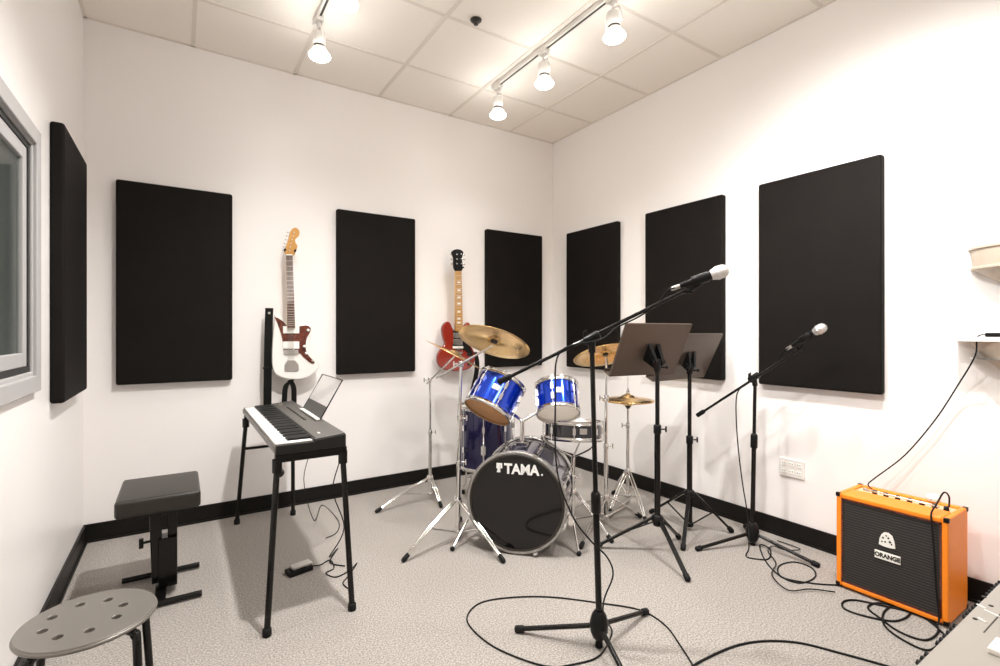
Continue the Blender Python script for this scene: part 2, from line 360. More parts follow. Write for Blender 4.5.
# ------------------------------------------------------------------ lamp tracks and heads
tr = []
for tx, y1, lab in ((.67, 2.99, 'white ceiling lamp track on the left side'), (1.95, 3.06, 'white ceiling lamp track nearer the right wall')):
    y0 = -.9
    t = thing('lamp_track', lab, 'track', (tx, (y0+y1)/2, ZC), 'ceiling lamp tracks')
    MB().box((tx-.018, y0, ZC-.026), (tx+.018, y1, ZC)).build('rail', M['white_metal'], t, bevel=.002)
    MB().box((tx-.006, y0+.01, ZC-.0275), (tx+.006, y1-.012, ZC-.0255)).build('slot', M['ink'], t)
    MB().box((tx-.02, y1-.01, ZC-.03), (tx+.02, y1+.02, ZC)).build('end_cap', M['white_metal'], t, bevel=.003)
    tr.append(t)
def head(x, y, label, aim, power, spot=1.9, blend=.6, vis=True):
    t = thing('track_lamp', label, 'lamp', (x, y, ZC-.03), 'track lamp heads')
    aim = Vector(aim); piv = Vector((x, y, ZC-.09)); d = (aim-piv).normalized()
    u, v, wv = basis(d)
    MB().box((x-.02, y-.035, ZC-.05), (x+.02, y+.035, ZC-.027)).tube((x, y, ZC-.05), (x, y, ZC-.085), .008).build('adapter', M['white_metal'], t, bevel=.002)
    yk = MB()
    s = u*.052
    yk.path([piv+Vector((0,0,.005))-s*.1, piv-s*.8+d*.005, piv-s*1.08+d*.05, piv-s*1.08+d*.09], .005)
    yk.path([piv+Vector((0,0,.005))+s*.1, piv+s*.8+d*.005, piv+s*1.08+d*.05, piv+s*1.08+d*.09], .005)
    yk.build('yoke', M['white_metal'], t)
    a = piv+d*.015
    MB().lathe(a, d, [(.0, 0), (.030, .0), (.034, .006), (.034, .075), (.032, .078), (.032, .084), (.036, .088), (.038, .10), (.030, .10)], 28, caps=False).build('housing', M['white_metal'], t)
    MB().lathe(a, d, [(.0335, .077), (.0335, .085)], 28, caps=False).build('dark_band', M['ink'], t)
    MB().lathe(a, d, [(.030, .093), (.044, .110), (.058, .128), (.060, .136), (.054, .144), (.036, .149), (0, .150)], 28, caps=False).build('bulb', M['bulb'], t)
    L = bpy.data.lights.new('lamp_light', 'SPOT'); L.energy = power; L.spot_size = spot; L.spot_blend = blend; L.shadow_soft_size = .045; L.color = (1, .975, .945)
    lo = bpy.data.objects.new('lamp_light', L); col.objects.link(lo); lo.parent = t
    lp = a+d*.165; lo.location = lp-Vector(t['_o']); lo.rotation_euler = d.to_track_quat('-Z', 'Y').to_euler()
PW = 60
head(.67, 2.93, 'lit white lamp head at the far end of the left track', (.70, 2.90, 0), PW*.6, 2.5, 1)
head(.67, 2.40, 'lit white lamp head on the left track, partly cut by the picture top', (.66, 2.3, 0), PW*.4, 2.5, 1)
head(.67, 1.93, 'white lamp head on the left track above the camera side', (.60, 2.1, 0), PW*4.6, 2.5, 1)
head(.67, .9, 'white lamp head on the left track behind the camera', (2.98, 1.25, 1.25), PW*2.2, 1.0, 1)
head(1.95, 3.02, 'lit white lamp head at the far end of the right track, lowest in the photo', (1.95, 3.0, 0), PW*.5, 2.5, 1)
head(1.95, 2.48, 'lit white lamp head in the middle of the right track', (2.0, 2.4, 0), PW*.5, 2.5, 1)
head(1.95, 1.88, 'lit white lamp head nearest on the right track', (2.1, 1.8, 0), PW*.8, 2.5, 1)
head(1.95, 1.30, 'white lamp head on the right track above the camera side', (2.6, 1.3, 0), PW*.9, 2.5, 1)
head(1.95, .73, 'white lamp head on the right track behind the camera', (2.9, 1.1, .9), PW*2.6, 2.4, 1)
sp = fl(476, 25, 3.02)
t = thing('sprinkler', 'small dark ceiling sprinkler head between the lamp tracks', 'sprinkler', (sp.x, sp.y, ZC))
MB().lathe((sp.x, sp.y, ZC), (0,0,-1), [(0, 0), (.034, 0), (.032, .006), (.022, .009), (0, .009)], 24, caps=False).build('escutcheon', M['ink'], t)
MB().lathe((sp.x, sp.y, ZC-.01), (0,0,-1), [(.012, 0), (.010, .008), (.005, .012), (.014, .016), (.014, .018), (0, .019)], 20, caps=False).build('nozzle', M['ink'], t)

# ------------------------------------------------------------------ wall things
# outlet plate
t = thing('wall_outlet', 'white multi-gang outlet plate low on right wall beside the microphone stand', 'outlet', (XR, 1.49, .37))
MB().box((XR-.010, 1.418, .368), (XR, 1.556, .474)).build('plate', M['white_metal'], t, bevel=.003)
for k in range(3):
    for q in range(2):
        y = 1.445+.042*k; z = .398+.045*q
        s = MB().box((XR-.0125, y-.014, z-.012), (XR-.009, y+.014, z+.012)).build('socket', M['bone'], t, bevel=.002)
        MB().box((XR-.0135, y-.008, z+.001), (XR-.0120, y-.005, z+.008)).box((XR-.0135, y+.005, z+.001), (XR-.0120, y+.008, z+.008)).build('slot', M['ink'], s)
# cream wall fixture, upper right edge
t = thing('wall_light', 'cream bowl-shaped wall fixture with raised rims at right picture edge', 'wall light', (XR, .50, 1.40))
def halfbowl(prof, name, cy, m, par):
    mb = MB()
    n = 28
    for j in range(len(prof)-1):
        (r0, z0), (r1, z1) = prof[j], prof[j+1]
        for i in range(n):
            a, b = PI*i/n, PI*(i+1)/n
            q = lambda r, z, an: (XR-r*.72*math.sin(an), cy+r*math.cos(an), z)
            mb.add([q(r0, z0, a), q(r0, z0, b), q(r1, z1, b), q(r1, z1, a)], [(0,1,2,3)], 0, True)
    return mb.build(name, m, par)
halfbowl([(0, 1.69), (.11, 1.672), (.175, 1.645), (.205, 1.60)], 'top_shade', .50, M['cream'], t)
halfbowl([(.205, 1.60), (.213, 1.60), (.213, 1.592), (.205, 1.590), (.202, 1.55), (.198, 1.515), (.206, 1.512), (.206, 1.504), (.192, 1.500)], 'band', .50, M['cream'], t)
halfbowl([(.192, 1.500), (.15, 1.47), (.09, 1.43), (.03, 1.405), (0, 1.40)], 'bowl', .50, M['cream'], t)
t = thing('wall_shelf', 'small white wall shelf with tapered cone at right picture edge', 'shelf', (XR, .5, 1.0))
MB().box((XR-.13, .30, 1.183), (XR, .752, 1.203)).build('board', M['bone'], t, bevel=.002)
halfbowl([(.19, 1.183), (.17, 1.15), (.13, 1.10), (.06, 1.03), (0, 1.0)], 'cone', .52, M['cream'], t)  # tan half-cone tapering down below the board
halfbowl([(.18, 1.112), (.187, 1.112), (.187, 1.104), (.0, 1.104)], 'rail', .52, M['steel'], t)
t = thing('remote_box', 'small black box with a knob on the white wall shelf', 'box', (XR-.07, .55, 1.203))
MB().box((XR-.11, .40, 1.2032), (XR-.03, .635, 1.222)).build('case', M['black_plastic'], t, bevel=.003)
MB().tube((XR-.07, .585, 1.222), (XR-.07, .585, 1.238), .009).build('knob', M['black_plastic'], t)

# ------------------------------------------------------------------ guitars on the back wall
GY = 3.60
def px2(px, py, y=GY): p = ony(px, py, y); return Vector((p.x, p.z, 0))
def gpart(name, pts, thick, yfront, m, parent, k=3, bev=0, smooth=True):
    L = [px2(*p, yfront) for p in pts]
    if smooth: L = smooth_loop(L, k)
    # local frame: x = +X, y = +Z, z = -Y (towards the room)
    M4 = Matrix(((1,0,0,0),(0,0,-1,yfront+thick/2),(0,1,0,0),(0,0,0,1)))
    return from_curve(name, [[(p.x, p.y) for p in L]], max(thick-2*bev, .0005), m, parent, M4, bev)
def ZM(x, y): return (240+x/6.05, 300+y/6.05)
t = thing('electric_guitar', 'white electric guitar with tortoiseshell pickguard hanging on the back wall', 'guitar', ony(297, 379, GY), 'guitars hung on the back wall')
body = [ZM(206,92), ZM(199,150), ZM(192,230), ZM(187,320), ZM(190,410), ZM(215,455), ZM(280,478), ZM(360,482), ZM(430,462), ZM(475,425), ZM(480,385), ZM(450,335), ZM(425,285), ZM(428,235), ZM(440,185), ZM(425,152), ZM(395,148), ZM(360,168), ZM(335,180), ZM(290,178), ZM(262,150), ZM(235,105)]
body = [(296.5+(x-296.5)*.90, 345+(y-345)*.965) for x, y in body]
gpart('body', body, .042, GY-.005, M['g_white'], t, bev=.008)
pg = [ZM(212,103), ZM(262,130), ZM(290,160), ZM(340,163), ZM(398,153), ZM(426,168), ZM(424,195), ZM(405,228), ZM(398,265), ZM(398,298), ZM(414,335), ZM(450,374), ZM(446,386), ZM(425,380), ZM(388,350), ZM(352,318), ZM(272,312), ZM(262,270), ZM(248,205), ZM(226,140)]
gpart('pickguard', pg, .003, GY-.0085, M['tort'], t)
nk = [(286.3, 255), (292.6, 255), (295.2, 328), (287.6, 328)]
gpart('neck', nk, .022, GY-.028, M['maple'], t, smooth=False)
fb = gpart('fretboard', nk, .005, GY-.033, M['rosewood'], t, smooth=False)
# frets
s = 0
for k in range(1, 21):
    fr = 1-2**(-k/12.0); fr /= (1-2**(-21/12.0)); y = 255+fr*72; xl = 286.3+(y-255)*.0178; xr = 292.6+(y-255)*.0356
    gpart('fret', [(xl, y-.25), (xr, y-.25), (xr, y+.25), (xl, y+.25)], .0015, GY-.0345, M['steel'], t, smooth=False)
for y0 in (160, 253): gpart('pickup', [ZM(263,y0), ZM(357,y0), ZM(357,y0+40), ZM(263,y0+40)], .009, GY-.016, M['bone'], t, smooth=False, bev=.002)
gpart('bridge', [ZM(268,302), ZM(353,302), ZM(353,326), ZM(268,326)], .010, GY-.016, M['chrome'], t, smooth=False, bev=.002)
gpart('tailpiece', [ZM(270,425), ZM(270,395), ZM(290,366), ZM(335,366), ZM(355,395), ZM(355,425), ZM(348,432), ZM(277,432)], .005, GY-.010, M['steel'], t, smooth=False, bev=.001)
def knob3(px, py, r, y, m, par):
    p = ony(px, py, y); MB().lathe((p.x, y, p.z), (0,-1,0), [(r, -.012), (r, 0), (r*.85, .004), (0, .004)], 16, caps=False).build('knob', m, par)
for x, y in ((413, 182), (390, 280), (402, 322)): knob3(*ZM(x, y), .009, GY-.016, M['bone'], t)
knob3(*ZM(437, 368), .005, GY-.014, M['steel'], t)
def ZH(x, y): return (250+x/6.66, 220+y/6.66)
hd = [ZH(246,236), ZH(232,205), ZH(244,165), ZH(258,120), ZH(268,80), ZH(285,56), ZH(308,52), ZH(328,72), ZH(326,105), ZH(303,128), ZH(303,150), ZH(316,175), ZH(305,210), ZH(292,236)]
gpart('headstock', hd, .015, GY-.024, M['maple_y'], t)
gpart('nut', [(286.3, 254.3), (292.6, 254.3), (292.6, 255.3), (286.3, 255.3)], .006, GY-.036, M['bone'], t, smooth=False)
for k in range(6):
    p = ony(*ZH(238+6*k, 205-24*k), GY-.016); q = ony(*ZH(262+6*k, 203-24*k), GY-.03)
    tp = MB(); tp.tube((p.x, GY-.016, p.z), (p.x-.012, GY-.014, p.z+.002), .003); tp.ball((p.x-.016, GY-.014, p.z+.002), .007, 8, sq=(1, .6, .8)); tp.tube((q.x, GY-.024, q.z), (q.x, GY-.038, q.z), .0035)
    tp.build('tuning_peg', M['steel'], t)
sg = MB()
for k in range(6):
    a = ony(287.0+k*1.02, 255, GY-.037); b = ony(288.2+k*1.15, 350, GY-.028); b2 = ony(288.2+k*1.15, 361, GY-.012)
    sg.path([a, b, b2], .0007, 4)
sg.build('strings', M['steel'], t)
# straps as flat ribbons
def ribbon(name, pts, w, m, par, th=.003, wv=(1,0,0)):
    mb = MB(); P = [Vector(p) for p in pts]
    Q = []
    for i in range(len(P)-1):
        p0, p1, p2, p3 = P[max(i-1,0)], P[i], P[i+1], P[min(i+2,len(P)-1)]
        for k in range(6):
            tt = k/6; Q.append(.5*((2*p1)+(p2-p0)*tt+(2*p0-5*p1+4*p2-p3)*tt*tt+(3*p1-p0-3*p2+p3)*tt**3))
    Q.append(P[-1]); W = Vector(wv).normalized()*w/2; vs = []
    for i, p in enumerate(Q):
        d = (Q[min(i+1,len(Q)-1)]-Q[max(i-1,0)]).normalized(); n = d.cross(W).normalized()*th/2
        vs += [p-W-n, p+W-n, p+W+n, p-W+n]
    fs = []
    for i in range(len(Q)-1):
        for k in range(4): fs.append((i*4+k, i*4+(k+1)%4, i*4+4+(k+1)%4, i*4+4+k))
    fs += [(3,2,1,0), tuple(len(vs)-4+k for k in range(4))]
    mb.add(vs, fs, 0, False); return mb.build(name, m, par)
ST = [ony(*p, 3.62) for p in ((269.3, 308), (268.6, 330), (268, 355), (267.6, 385), (267.4, 408))]
sr = ribbon('strap', ST, .050, M['strap'], t)
kb = ony(269.2, 313, 3.614); MB().tube((kb.x, 3.622, kb.z), (kb.x, 3.610, kb.z), .008).build('strap_button', M['steel'], sr)
bk = ony(267.8, 368, 3.616); MB().box((bk.x-.030, 3.611, bk.z-.006), (bk.x+.030, 3.624, bk.z+.006)).build('strap_buckle', M['black_plastic'], sr)
LP = [ony(*p, 3.60) for p in ((292.5, 379.5), (286, 386), (284.5, 398), (284.5, 408))]
ribbon('strap_end', LP, .034, M['strap'], t); LP = [ony(*p, 3.61) for p in ((290, 380), (293.5, 387), (294, 398), (293.8, 408))]; ribbon('strap_end', LP, .034, M['strap'], t)
def hanger(px, py, lab):
    p = ony(px, py, 3.59); w_ = ony(px, py, YB); t = thing('guitar_hanger', lab, 'hanger', (w_.x, YB, w_.z), 'guitar wall hangers')
    MB().box((w_.x-.022, YB-.012, w_.z-.03), (w_.x+.022, YB, w_.z+.03)).build('wall_plate', M['black_metal'], t, bevel=.004)
    y = GY-.015
    MB().path([(w_.x, YB-.012, w_.z), (p.x, y+.03, p.z-.002), (p.x, y+.022, p.z-.002)], .006).path([(p.x-.032, y-.03, p.z+.004), (p.x-.032, y, p.z), (p.x-.02, y+.022, p.z), (p.x+.02, y+.022, p.z), (p.x+.032, y, p.z), (p.x+.032, y-.03, p.z+.004)], .007, smoothing=3).build('yoke', M['rubber'], t)
hanger(289.5, 251, 'black wall hanger cradling the white guitar headstock')
hanger(458, 268, 'black wall hanger cradling the red guitar headstock')
# red guitar
def ZR(x, y): return (425+x/8.33, 300+y/8.33)
t = thing('electric_guitar', 'cherry red double-horned electric guitar hanging on the back wall', 'guitar', ony(456, 370, GY), 'guitars hung on the back wall')
body = [ZR(182,178), ZR(155,195), ZR(140,235), ZR(148,300), ZR(166,365), ZR(130,410), ZR(100,465), ZR(100,530), ZR(140,575), ZR(215,592), ZR(300,592), ZR(375,575), ZR(418,530), ZR(425,465), ZR(405,410), ZR(375,370), ZR(372,310), ZR(388,250), ZR(390,215), ZR(372,185), ZR(350,200), ZR(318,250), ZR(290,270), ZR(250,265), ZR(222,235), ZR(205,195)]
body = [(457+(x-457)*.91, 345+(y-345)*.96) for x, y in body]
gpart('body', body, .036, GY-.005, M['cherry'], t, bev=.007)
nk = [(455.8, 271), (461.6, 271), (463.0, 331), (455.6, 331)]
gpart('neck', nk, .022, GY-.028, M['maple'], t, smooth=False); gpart('fretboard', nk, .005, GY-.033, M['maple_y'], t, smooth=False)
for k in range(1, 21):
    fr = (1-2**(-k/12.0))/(1-2**(-21/12.0)); y = 271+fr*59; xl = 455.8-(y-271)*.003; xr = 461.6+(y-271)*.023
    gpart('fret', [(xl, y-.22), (xr, y-.22), (xr, y+.22), (xl, y+.22)], .0015, GY-.0345, M['steel'], t, smooth=False)
    if k in (3, 5, 7, 9, 12, 15, 17):
        fr2 = (1-2**(-(k-.5)/12.0))/(1-2**(-21/12.0)); y = 271+fr2*59
        gpart('inlay', [(457.4, y-.7), (460.6, y-.7), (460.6, y+.7), (457.4, y+.7)], .001, GY-.0342, M['bone'], t, smooth=False)
hd = [(455.8, 271), (453.5, 265), (453.6, 258), (451.8, 252.5), (454, 250), (457.5, 249.2), (461, 250), (463.4, 252.5), (462, 258), (462.6, 265), (461.6, 271)]
gpart('headstock', hd, .015, GY-.026, M['black_plastic'], t)
for k in range(3):
    for sx, px in ((-1, 454.3), (1, 461.7)):
        p = ony(px, 254.5+4.7*k, GY-.02)
        tp = MB(); tp.tube((p.x, GY-.018, p.z), (p.x+sx*.020, GY-.016, p.z), .003); tp.ball((p.x+sx*.026, GY-.016, p.z), .009, 8, sq=(1, .6, .8)); tp.tube((p.x-sx*.014, GY-.026, p.z), (p.x-sx*.014, GY-.04, p.z), .005)
        tp.build('tuning_peg', M['chrome'], t)
gpart('pickguard', [ZR(240,250), ZR(320,262), ZR(360,240), ZR(372,300), ZR(372,380), ZR(400,440), ZR(380,470), ZR(330,420), ZR(235,400), ZR(238,330)], .003, GY-.0085, M['black_plastic'], t)
for y0 in (275, 330): gpart('pickup', [ZR(242,y0), ZR(308,y0), ZR(308,y0+38), ZR(242,y0+38)], .009, GY-.016, M['chrome'], t, smooth=False, bev=.002)
gpart('bridge', [ZR(236,386), ZR(318,386), ZR(318,402), ZR(236,402)], .010, GY-.016, M['bone'], t, smooth=False, bev=.001)
gpart('tailpiece', [ZR(240,430), ZR(312,430), ZR(312,446), ZR(240,446)], .010, GY-.016, M['chrome'], t, smooth=False, bev=.001)
for x, y in ((360, 455), (380, 490), (340, 500), (365, 535)): knob3(*ZR(x, y), .010, GY-.014, M['black_plastic'], t)
sg = MB()
for k in range(6):
    a = ony(456.4+k*.93, 271, GY-.037); b = ony(457+k*1.1, 346.5, GY-.028); sg.path([a, b, ony(457+k*1.1, 352, GY-.014)], .0007, 4)
sg.build('strings', M['steel'], t)
RS = [ony(*p, 3.60) for p in ((474.5, 352), (477, 362), (476, 375), (472, 392), (468.5, 408))]
ribbon('strap', RS, .045, M['strap'], t)

# ------------------------------------------------------------------ digital piano and its stand
KX0, KX1, KY0, KY1 = .338, .628, 2.235, 3.49
KZ = .708
t = thing('digital_piano', 'slim black digital piano with white keys on a black four-legged stand', 'keyboard', ((KX0+KX1)/2, (KY0+KY1)/2, KZ))
def slope(x): return .742+(x-KX0)/(KX1-KX0)*.026
cs = MB()
# case profile in XZ extruded along Y
def profY(mb, prof, y0, y1, mi=0):
    return mb.prism([(x, y0, z) for x, z in prof], (0, y1-y0, 0), mi)
profY(cs, [(KX0, KZ), (KX1, KZ), (KX1, slope(KX1)-.004), (KX0+.155, slope(KX0+.155)-.004), (KX0+.155, .725), (KX0, .725)], KY0, KY1)
cs.box((KX0-.0005, KY0-.0008, KZ-.0005), (KX0+.156, KY0+.028, .747)); cs.box((KX0-.0005, KY1-.028, KZ-.0005), (KX0+.156, KY1+.0008, .747))
cs.build('case', M['kb_dark'], t, bevel=.003)
MB().box((KX0-.006, KY0+.001, KZ+.004), (KX0-.0005, KY1-.001, .738)).build('front_lip', M['kb_silver'], t, bevel=.002)
pn = MB(); profY(pn, [(KX0+.157, slope(KX0+.157)-.003), (KX1-.002, slope(KX1)-.003), (KX1-.004, slope(KX1)+.002), (KX0+.157, slope(KX0+.157)+.002)], KY0+.004, KY1-.004); pn.build('control_panel', M['kb_panel'], t, bevel=.001)
MB().box((KX0+.158, KY0+.02, slope(KX0+.16)+.0022), (KX0+.163, KY1-.02, slope(KX0+.16)+.004)).build('felt_strip', M['ink'], t)
nk_ = 52; ky0, ky1 = KY0+.03, KY1-.03; kw = (ky1-ky0)/nk_
for i in range(nk_):
    y = ky0+i*kw
    MB().box((KX0+.002, y+.0006, .7255), (KX0+.152, y+kw-.0006, .749)).build('white_key', M['key_white'], t)
    n = (nk_-1-i)   # facing +X, pitch rises towards -Y
    if i < nk_-1:
        pos = (nk_-2-i) % 7      # gap between this and next towards +Y
        if pos in (0, 2, 3, 5, 6) :
            MB().hexa([(KX0+.054, y+kw-.007, .7492), (KX0+.152, y+kw-.007, .7492), (KX0+.152, y+kw+.007, .7492), (KX0+.054, y+kw+.007, .7492)],
                      [(KX0+.059, y+kw-.005, .760), (KX0+.152, y+kw-.005, .760), (KX0+.152, y+kw+.005, .760), (KX0+.059, y+kw+.005, .760)]).build('black_key', M['key_black'], t)
bt = random.Random(2)
for k in range(12):
    y = 2.72+.045*k; x = .545
    MB().box((x, y, slope(x)+.001), (x+.012, y+.022, slope(x)+.0055)).build('button', M['kb_dark'], t)
p = Vector((.53, 2.33, 0)); MB().box((p.x, p.y, slope(p.x)+.001), (p.x+.012, p.y+.035, slope(p.x)+.003)).build('label_plate', M['bone'], t)
MB().tube((.535, 3.36, slope(.53)), (.535, 3.36, slope(.53)+.012), .012).build('volume_knob', M['steel'], t)
# music rest
b0 = fl(323, 419, .775); b1 = fl(301, 408.5, .775); bx = (b0.x+b1.x)/2; ya, yb = b0.y, b1.y
tr0 = ony(344.4, 380, ya); tl0 = ony(320.8, 374.3, yb); tx = (tr0.x+tl0.x)/2; tz = (tr0.z+tl0.z)/2
rest = MB().path([(bx, ya, .775), (tx, ya, tz), (tx, yb, tz), (bx, yb, .775), (bx, ya, .775)], .0035).build('music_rest', M['black_metal'], t)
q = .30; lo = Vector((bx, ya, .775)); hi = Vector((tx, ya, tz))
m1 = lo.lerp(hi, q)
MB().prism([lo, m1, m1+Vector((0, yb-ya, 0)), lo+Vector((0, yb-ya, 0))], (.003, 0, -.001)).build('rest_bar', M['kb_panel'], rest)
MB().prism([m1, hi, hi+Vector((0, yb-ya, 0)), m1+Vector((0, yb-ya, 0))], (.002, 0, -.001)).build('rest_pane', M['acrylic'], rest)
MB().box((bx-.022, ya+.005, .771), (bx+.004, yb-.005, .778)).build('rest_ledge', M['bone'], rest)
# stand
t = thing('keyboard_stand', 'black four-legged metal stand carrying the digital piano', 'stand', (.46, 2.85, 0))
YN, YFr = 2.26, 3.44
MB().bar((.385, YN, .692), (.385, YFr, .692), .03, .03).bar((.60, YN, .692), (.60, YFr, .692), .03, .03).bar((.335, YN, .689), (.635, YN, .689), .03, .036).bar((.335, YFr, .689), (.635, YFr, .689), .03, .036).build('top_frame', M['black_metal'], t, bevel=.004)
feet = [(fl(267, 636), (.345, YN)), (fl(352, 610), (.62, YN)), (fl(237, 524), (.345, YFr)), (fl(293, 515), (.62, YFr))]
for fp, (x, y) in feet:
    lg = MB().tube((x, y, .66), (fp.x, fp.y, .02), .0125).tube((x, y, .685), (x, y, .63), .02).build('leg', M['black_metal'], t)
    MB().lathe((fp.x, fp.y, 0), (0,0,1), [(.016, 0), (.018, .004), (.017, .03), (.013, .032)], 16).build('rubber_foot', M['rubber'], lg)
MB().tube((.33, YFr+.028, .49), (.625, YFr+.022, .49), .009).build('cross_rail', M['black_metal'], t)
MB().tube((.345, YN+.01, .64), (.36, YN+.03, .615), .02).build('lock_knob', M['black_plastic'], t)

# sustain pedal
pd = fl(299, 572)
t = thing('sustain_pedal', 'small black foot pedal on the carpet under the digital piano', 'pedal', pd)
dr = (fl(312, 567)-fl(287, 576)).normalized(); sd = Vector((-dr.y, dr.x, 0))
MB().obox(pd+Vector((0,0,.012)), dr*.06, sd*.035, UP*.0118).build('base', M['rubber'], t, bevel=.004)
MB().obox(pd+dr*.01+Vector((0,0,.034)), dr*.05, sd*.026, (UP+dr*.15)*.006).obox(pd+dr*.04+Vector((0,0,.026)), dr*.012, sd*.02, UP*.008).build('footplate', M['steel'], t, bevel=.003)
def cable(pts, r, label, group=None, sm=6, m='rubber'):
    o = MB().path(pts, r, 8, smoothing=sm).build('cable', M[m]); tag(o, label, 'cable', group); return o
F_ = lambda pts, z=.004: [fl(*p, z) for p in pts]
cable([pd+dr*.06+UP*.012]+F_([(320, 565), (330, 560), (334, 568), (326, 573), (336, 577), (350, 570), (357, 563), (350, 574), (343, 583), (349, 589)]), .003, 'thin black cable tangled on carpet beside the foot pedal')
cable([(.60, 2.60, .715), (.70, 2.60, .60), (.67, 2.63, .40), (.72, 2.60, .2), (.66, 2.66, .04)]+F_([(338, 548), (330, 562), (345, 566)]), .003, 'thin black cable dropping from rear of the digital piano to the carpet')
cable([(.60, 3.20, .715), (.69, 3.21, .55), (.65, 3.25, .3), (.70, 3.2, .05)]+F_([(322, 505), (338, 520), (337, 532), (326, 538)]), .0025, 'thin black cable hanging behind the far end of the digital piano')

# ------------------------------------------------------------------ piano bench
t = thing('piano_bench', 'black padded piano bench on a single column beside the digital piano', 'bench', (-.075, 2.83, 0))
sb = MB().box((-.235, 2.63, .425), (.08, 3.03, .50)); sb.build('cushion', M['vinyl_seat'], t, bevel=.014, seg=3)
MB().box((-.21, 2.66, .408), (.055, 3.0, .425)).build('seat_plate', M['black_metal'], t)
MB().bar((-.088, 2.83, .05), (-.098, 2.83, .41), .045, .07, (0,1,0)).bar((-.030, 2.83, .20), (-.030, 2.83, .41), .038, .06, (0,1,0)).build('column', M['black_metal'], t, bevel=.004)
MB().bar((-.048, 2.82, .03), (-.048, 2.82, .26), .075, .08, (0,1,0)).build('sleeve', M['black_metal'], t, bevel=.004)
MB().tube((-.10, 2.81, .25), (-.150, 2.80, .25), .006).tube((-.150, 2.80, .228), (-.150, 2.80, .272), .009).build('height_knob', M['black_plastic'], t)
for y in (2.99, 2.66):
    MB().tube((-.235, y, .018), (.085, y, .018), .013).build('foot_bar', M['black_metal'], t)
MB().bar((-.075, 2.66, .018), (-.075, 2.99, .018), .045, .025).build('spine', M['black_metal'], t, bevel=.003)

# ------------------------------------------------------------------ round stool
sc = Vector((-.208, 1.732, .45))
t = thing('round_stool', 'grey round stool with perforated seat and black tube legs, nearest the camera', 'stool', (sc.x, sc.y, 0))
def circ(cx, cy, r, n): return [(cx+r*math.cos(2*PI*k/n), cy+r*math.sin(2*PI*k/n)) for k in range(n)]
holes = []
for hx, hy in ((445,190), (600,163), (685,190), (648,257), (497,332), (320,370), (235,338), (290,262)):
    p = fl(hx/5.556, 570+hy/5.556, .45)-sc; holes.append((p.x, p.y))
seat = from_curve('seat', [circ(0, 0, .148, 96)]+[circ(x, y, .0135, 20)[::-1] for x, y in holes], .010, M['stool'], t, Matrix.Translation(sc-UP*.008), .002)
MB().ring(sc-UP*.010, UP, .148, .006, 64).build('rim', M['stool'], t)
for (gx, gy, fx_, fy_) in ((.10, -.095, .125, -.125), (.105, .10, .14, .13), (-.10, .10, -.14, .14), (-.095, -.10, -.13, -.13)):
    a = sc+Vector((gx*.3, gy*.3, -.022)); b = sc+Vector((gx*.95, gy*.95, -.024)); c_ = sc+Vector((gx*1.12, gy*1.12, -.06)); d = Vector((sc.x+fx_, sc.y+fy_, .01))
    lg = MB().path([a, b, sc+Vector((gx*1.07, gy*1.07, -.036)), c_, d], .0105, 12, smoothing=4).build('leg', M['black_metal'], t)
    MB().tube((d.x, d.y, 0), (d.x, d.y, .02), .013).build('rubber_foot', M['rubber'], lg)

# ------------------------------------------------------------------ drum hardware helpers
def clamps(t, L):
    for args, kw in L:
        cl = MB(); clamp(cl, *args, **kw); cl.build('wing_clamp', M['chrome'], t)
def clamp(mb, p, ax, r=.016, h=.035, wing=None):
    u, v, w_ = basis(ax); p = Vector(p)
    mb.lathe(p-w_*h/2, w_, [(r*.8, 0), (r, .004), (r, h-.004), (r*.8, h)], 16)
    wg = Vector(wing) if wing is not None else RT
    mb.tube(p+wg*r*.5, p+wg*(r+.022), .004); mb.obox(p+wg*(r+.026), wg*.004, UP*.016, basis(wg)[0]*.003)
def tripod(t, c, hub_z, feet, tube_m, pole_r=.0125, leg_r=.008, low=.03, double=True, footm='rubber', foot_len=.05):
    c = Vector(c)
    for fpt in feet:
        fpt = Vector((fpt[0], fpt[1], 0)); d = (fpt-Vector((c.x, c.y, 0))); h = d.normalized(); L = d.length
        top = Vector((c.x, c.y, hub_z))+h*.022; end = Vector((fpt.x, fpt.y, .014))
        mid = top.lerp(end, .55)+UP*.01
        side = Vector((-h.y, h.x, 0))*.009
        lg = MB()
        if double:
            lg.path([top+side, mid+side, end+side*.4], leg_r*.62, 8, smoothing=4).path([top-side, mid-side, end-side*.4], leg_r*.62, 8, smoothing=4)
        else: lg.tube(top, end, leg_r)
        lo_ = Vector((c.x, c.y, low))+h*.02
        lg.tube(lo_, top.lerp(end, .5), leg_r*.6)
        o = lg.build('leg', tube_m, t)
        fd = (end-top).normalized()
        MB().lathe(end-fd*foot_len*.75, fd, [(.007, 0), (.0125, .006), (.0135, foot_len*.75), (.010, foot_len)], 12).build('rubber_foot', M[footm], o)
    hb = MB(); hb.tube((c.x, c.y, low), (c.x, c.y, hub_z), .0135); hb.lathe((c.x, c.y, hub_z-.02), UP, [(.018, 0), (.024, .006), (.024, .03), (.018, .04)], 18).lathe((c.x, c.y, low-.012), UP, [(.016, 0), (.02, .004), (.02, .02), (.016, .024)], 16)
    hb.build('collar', tube_m, t)
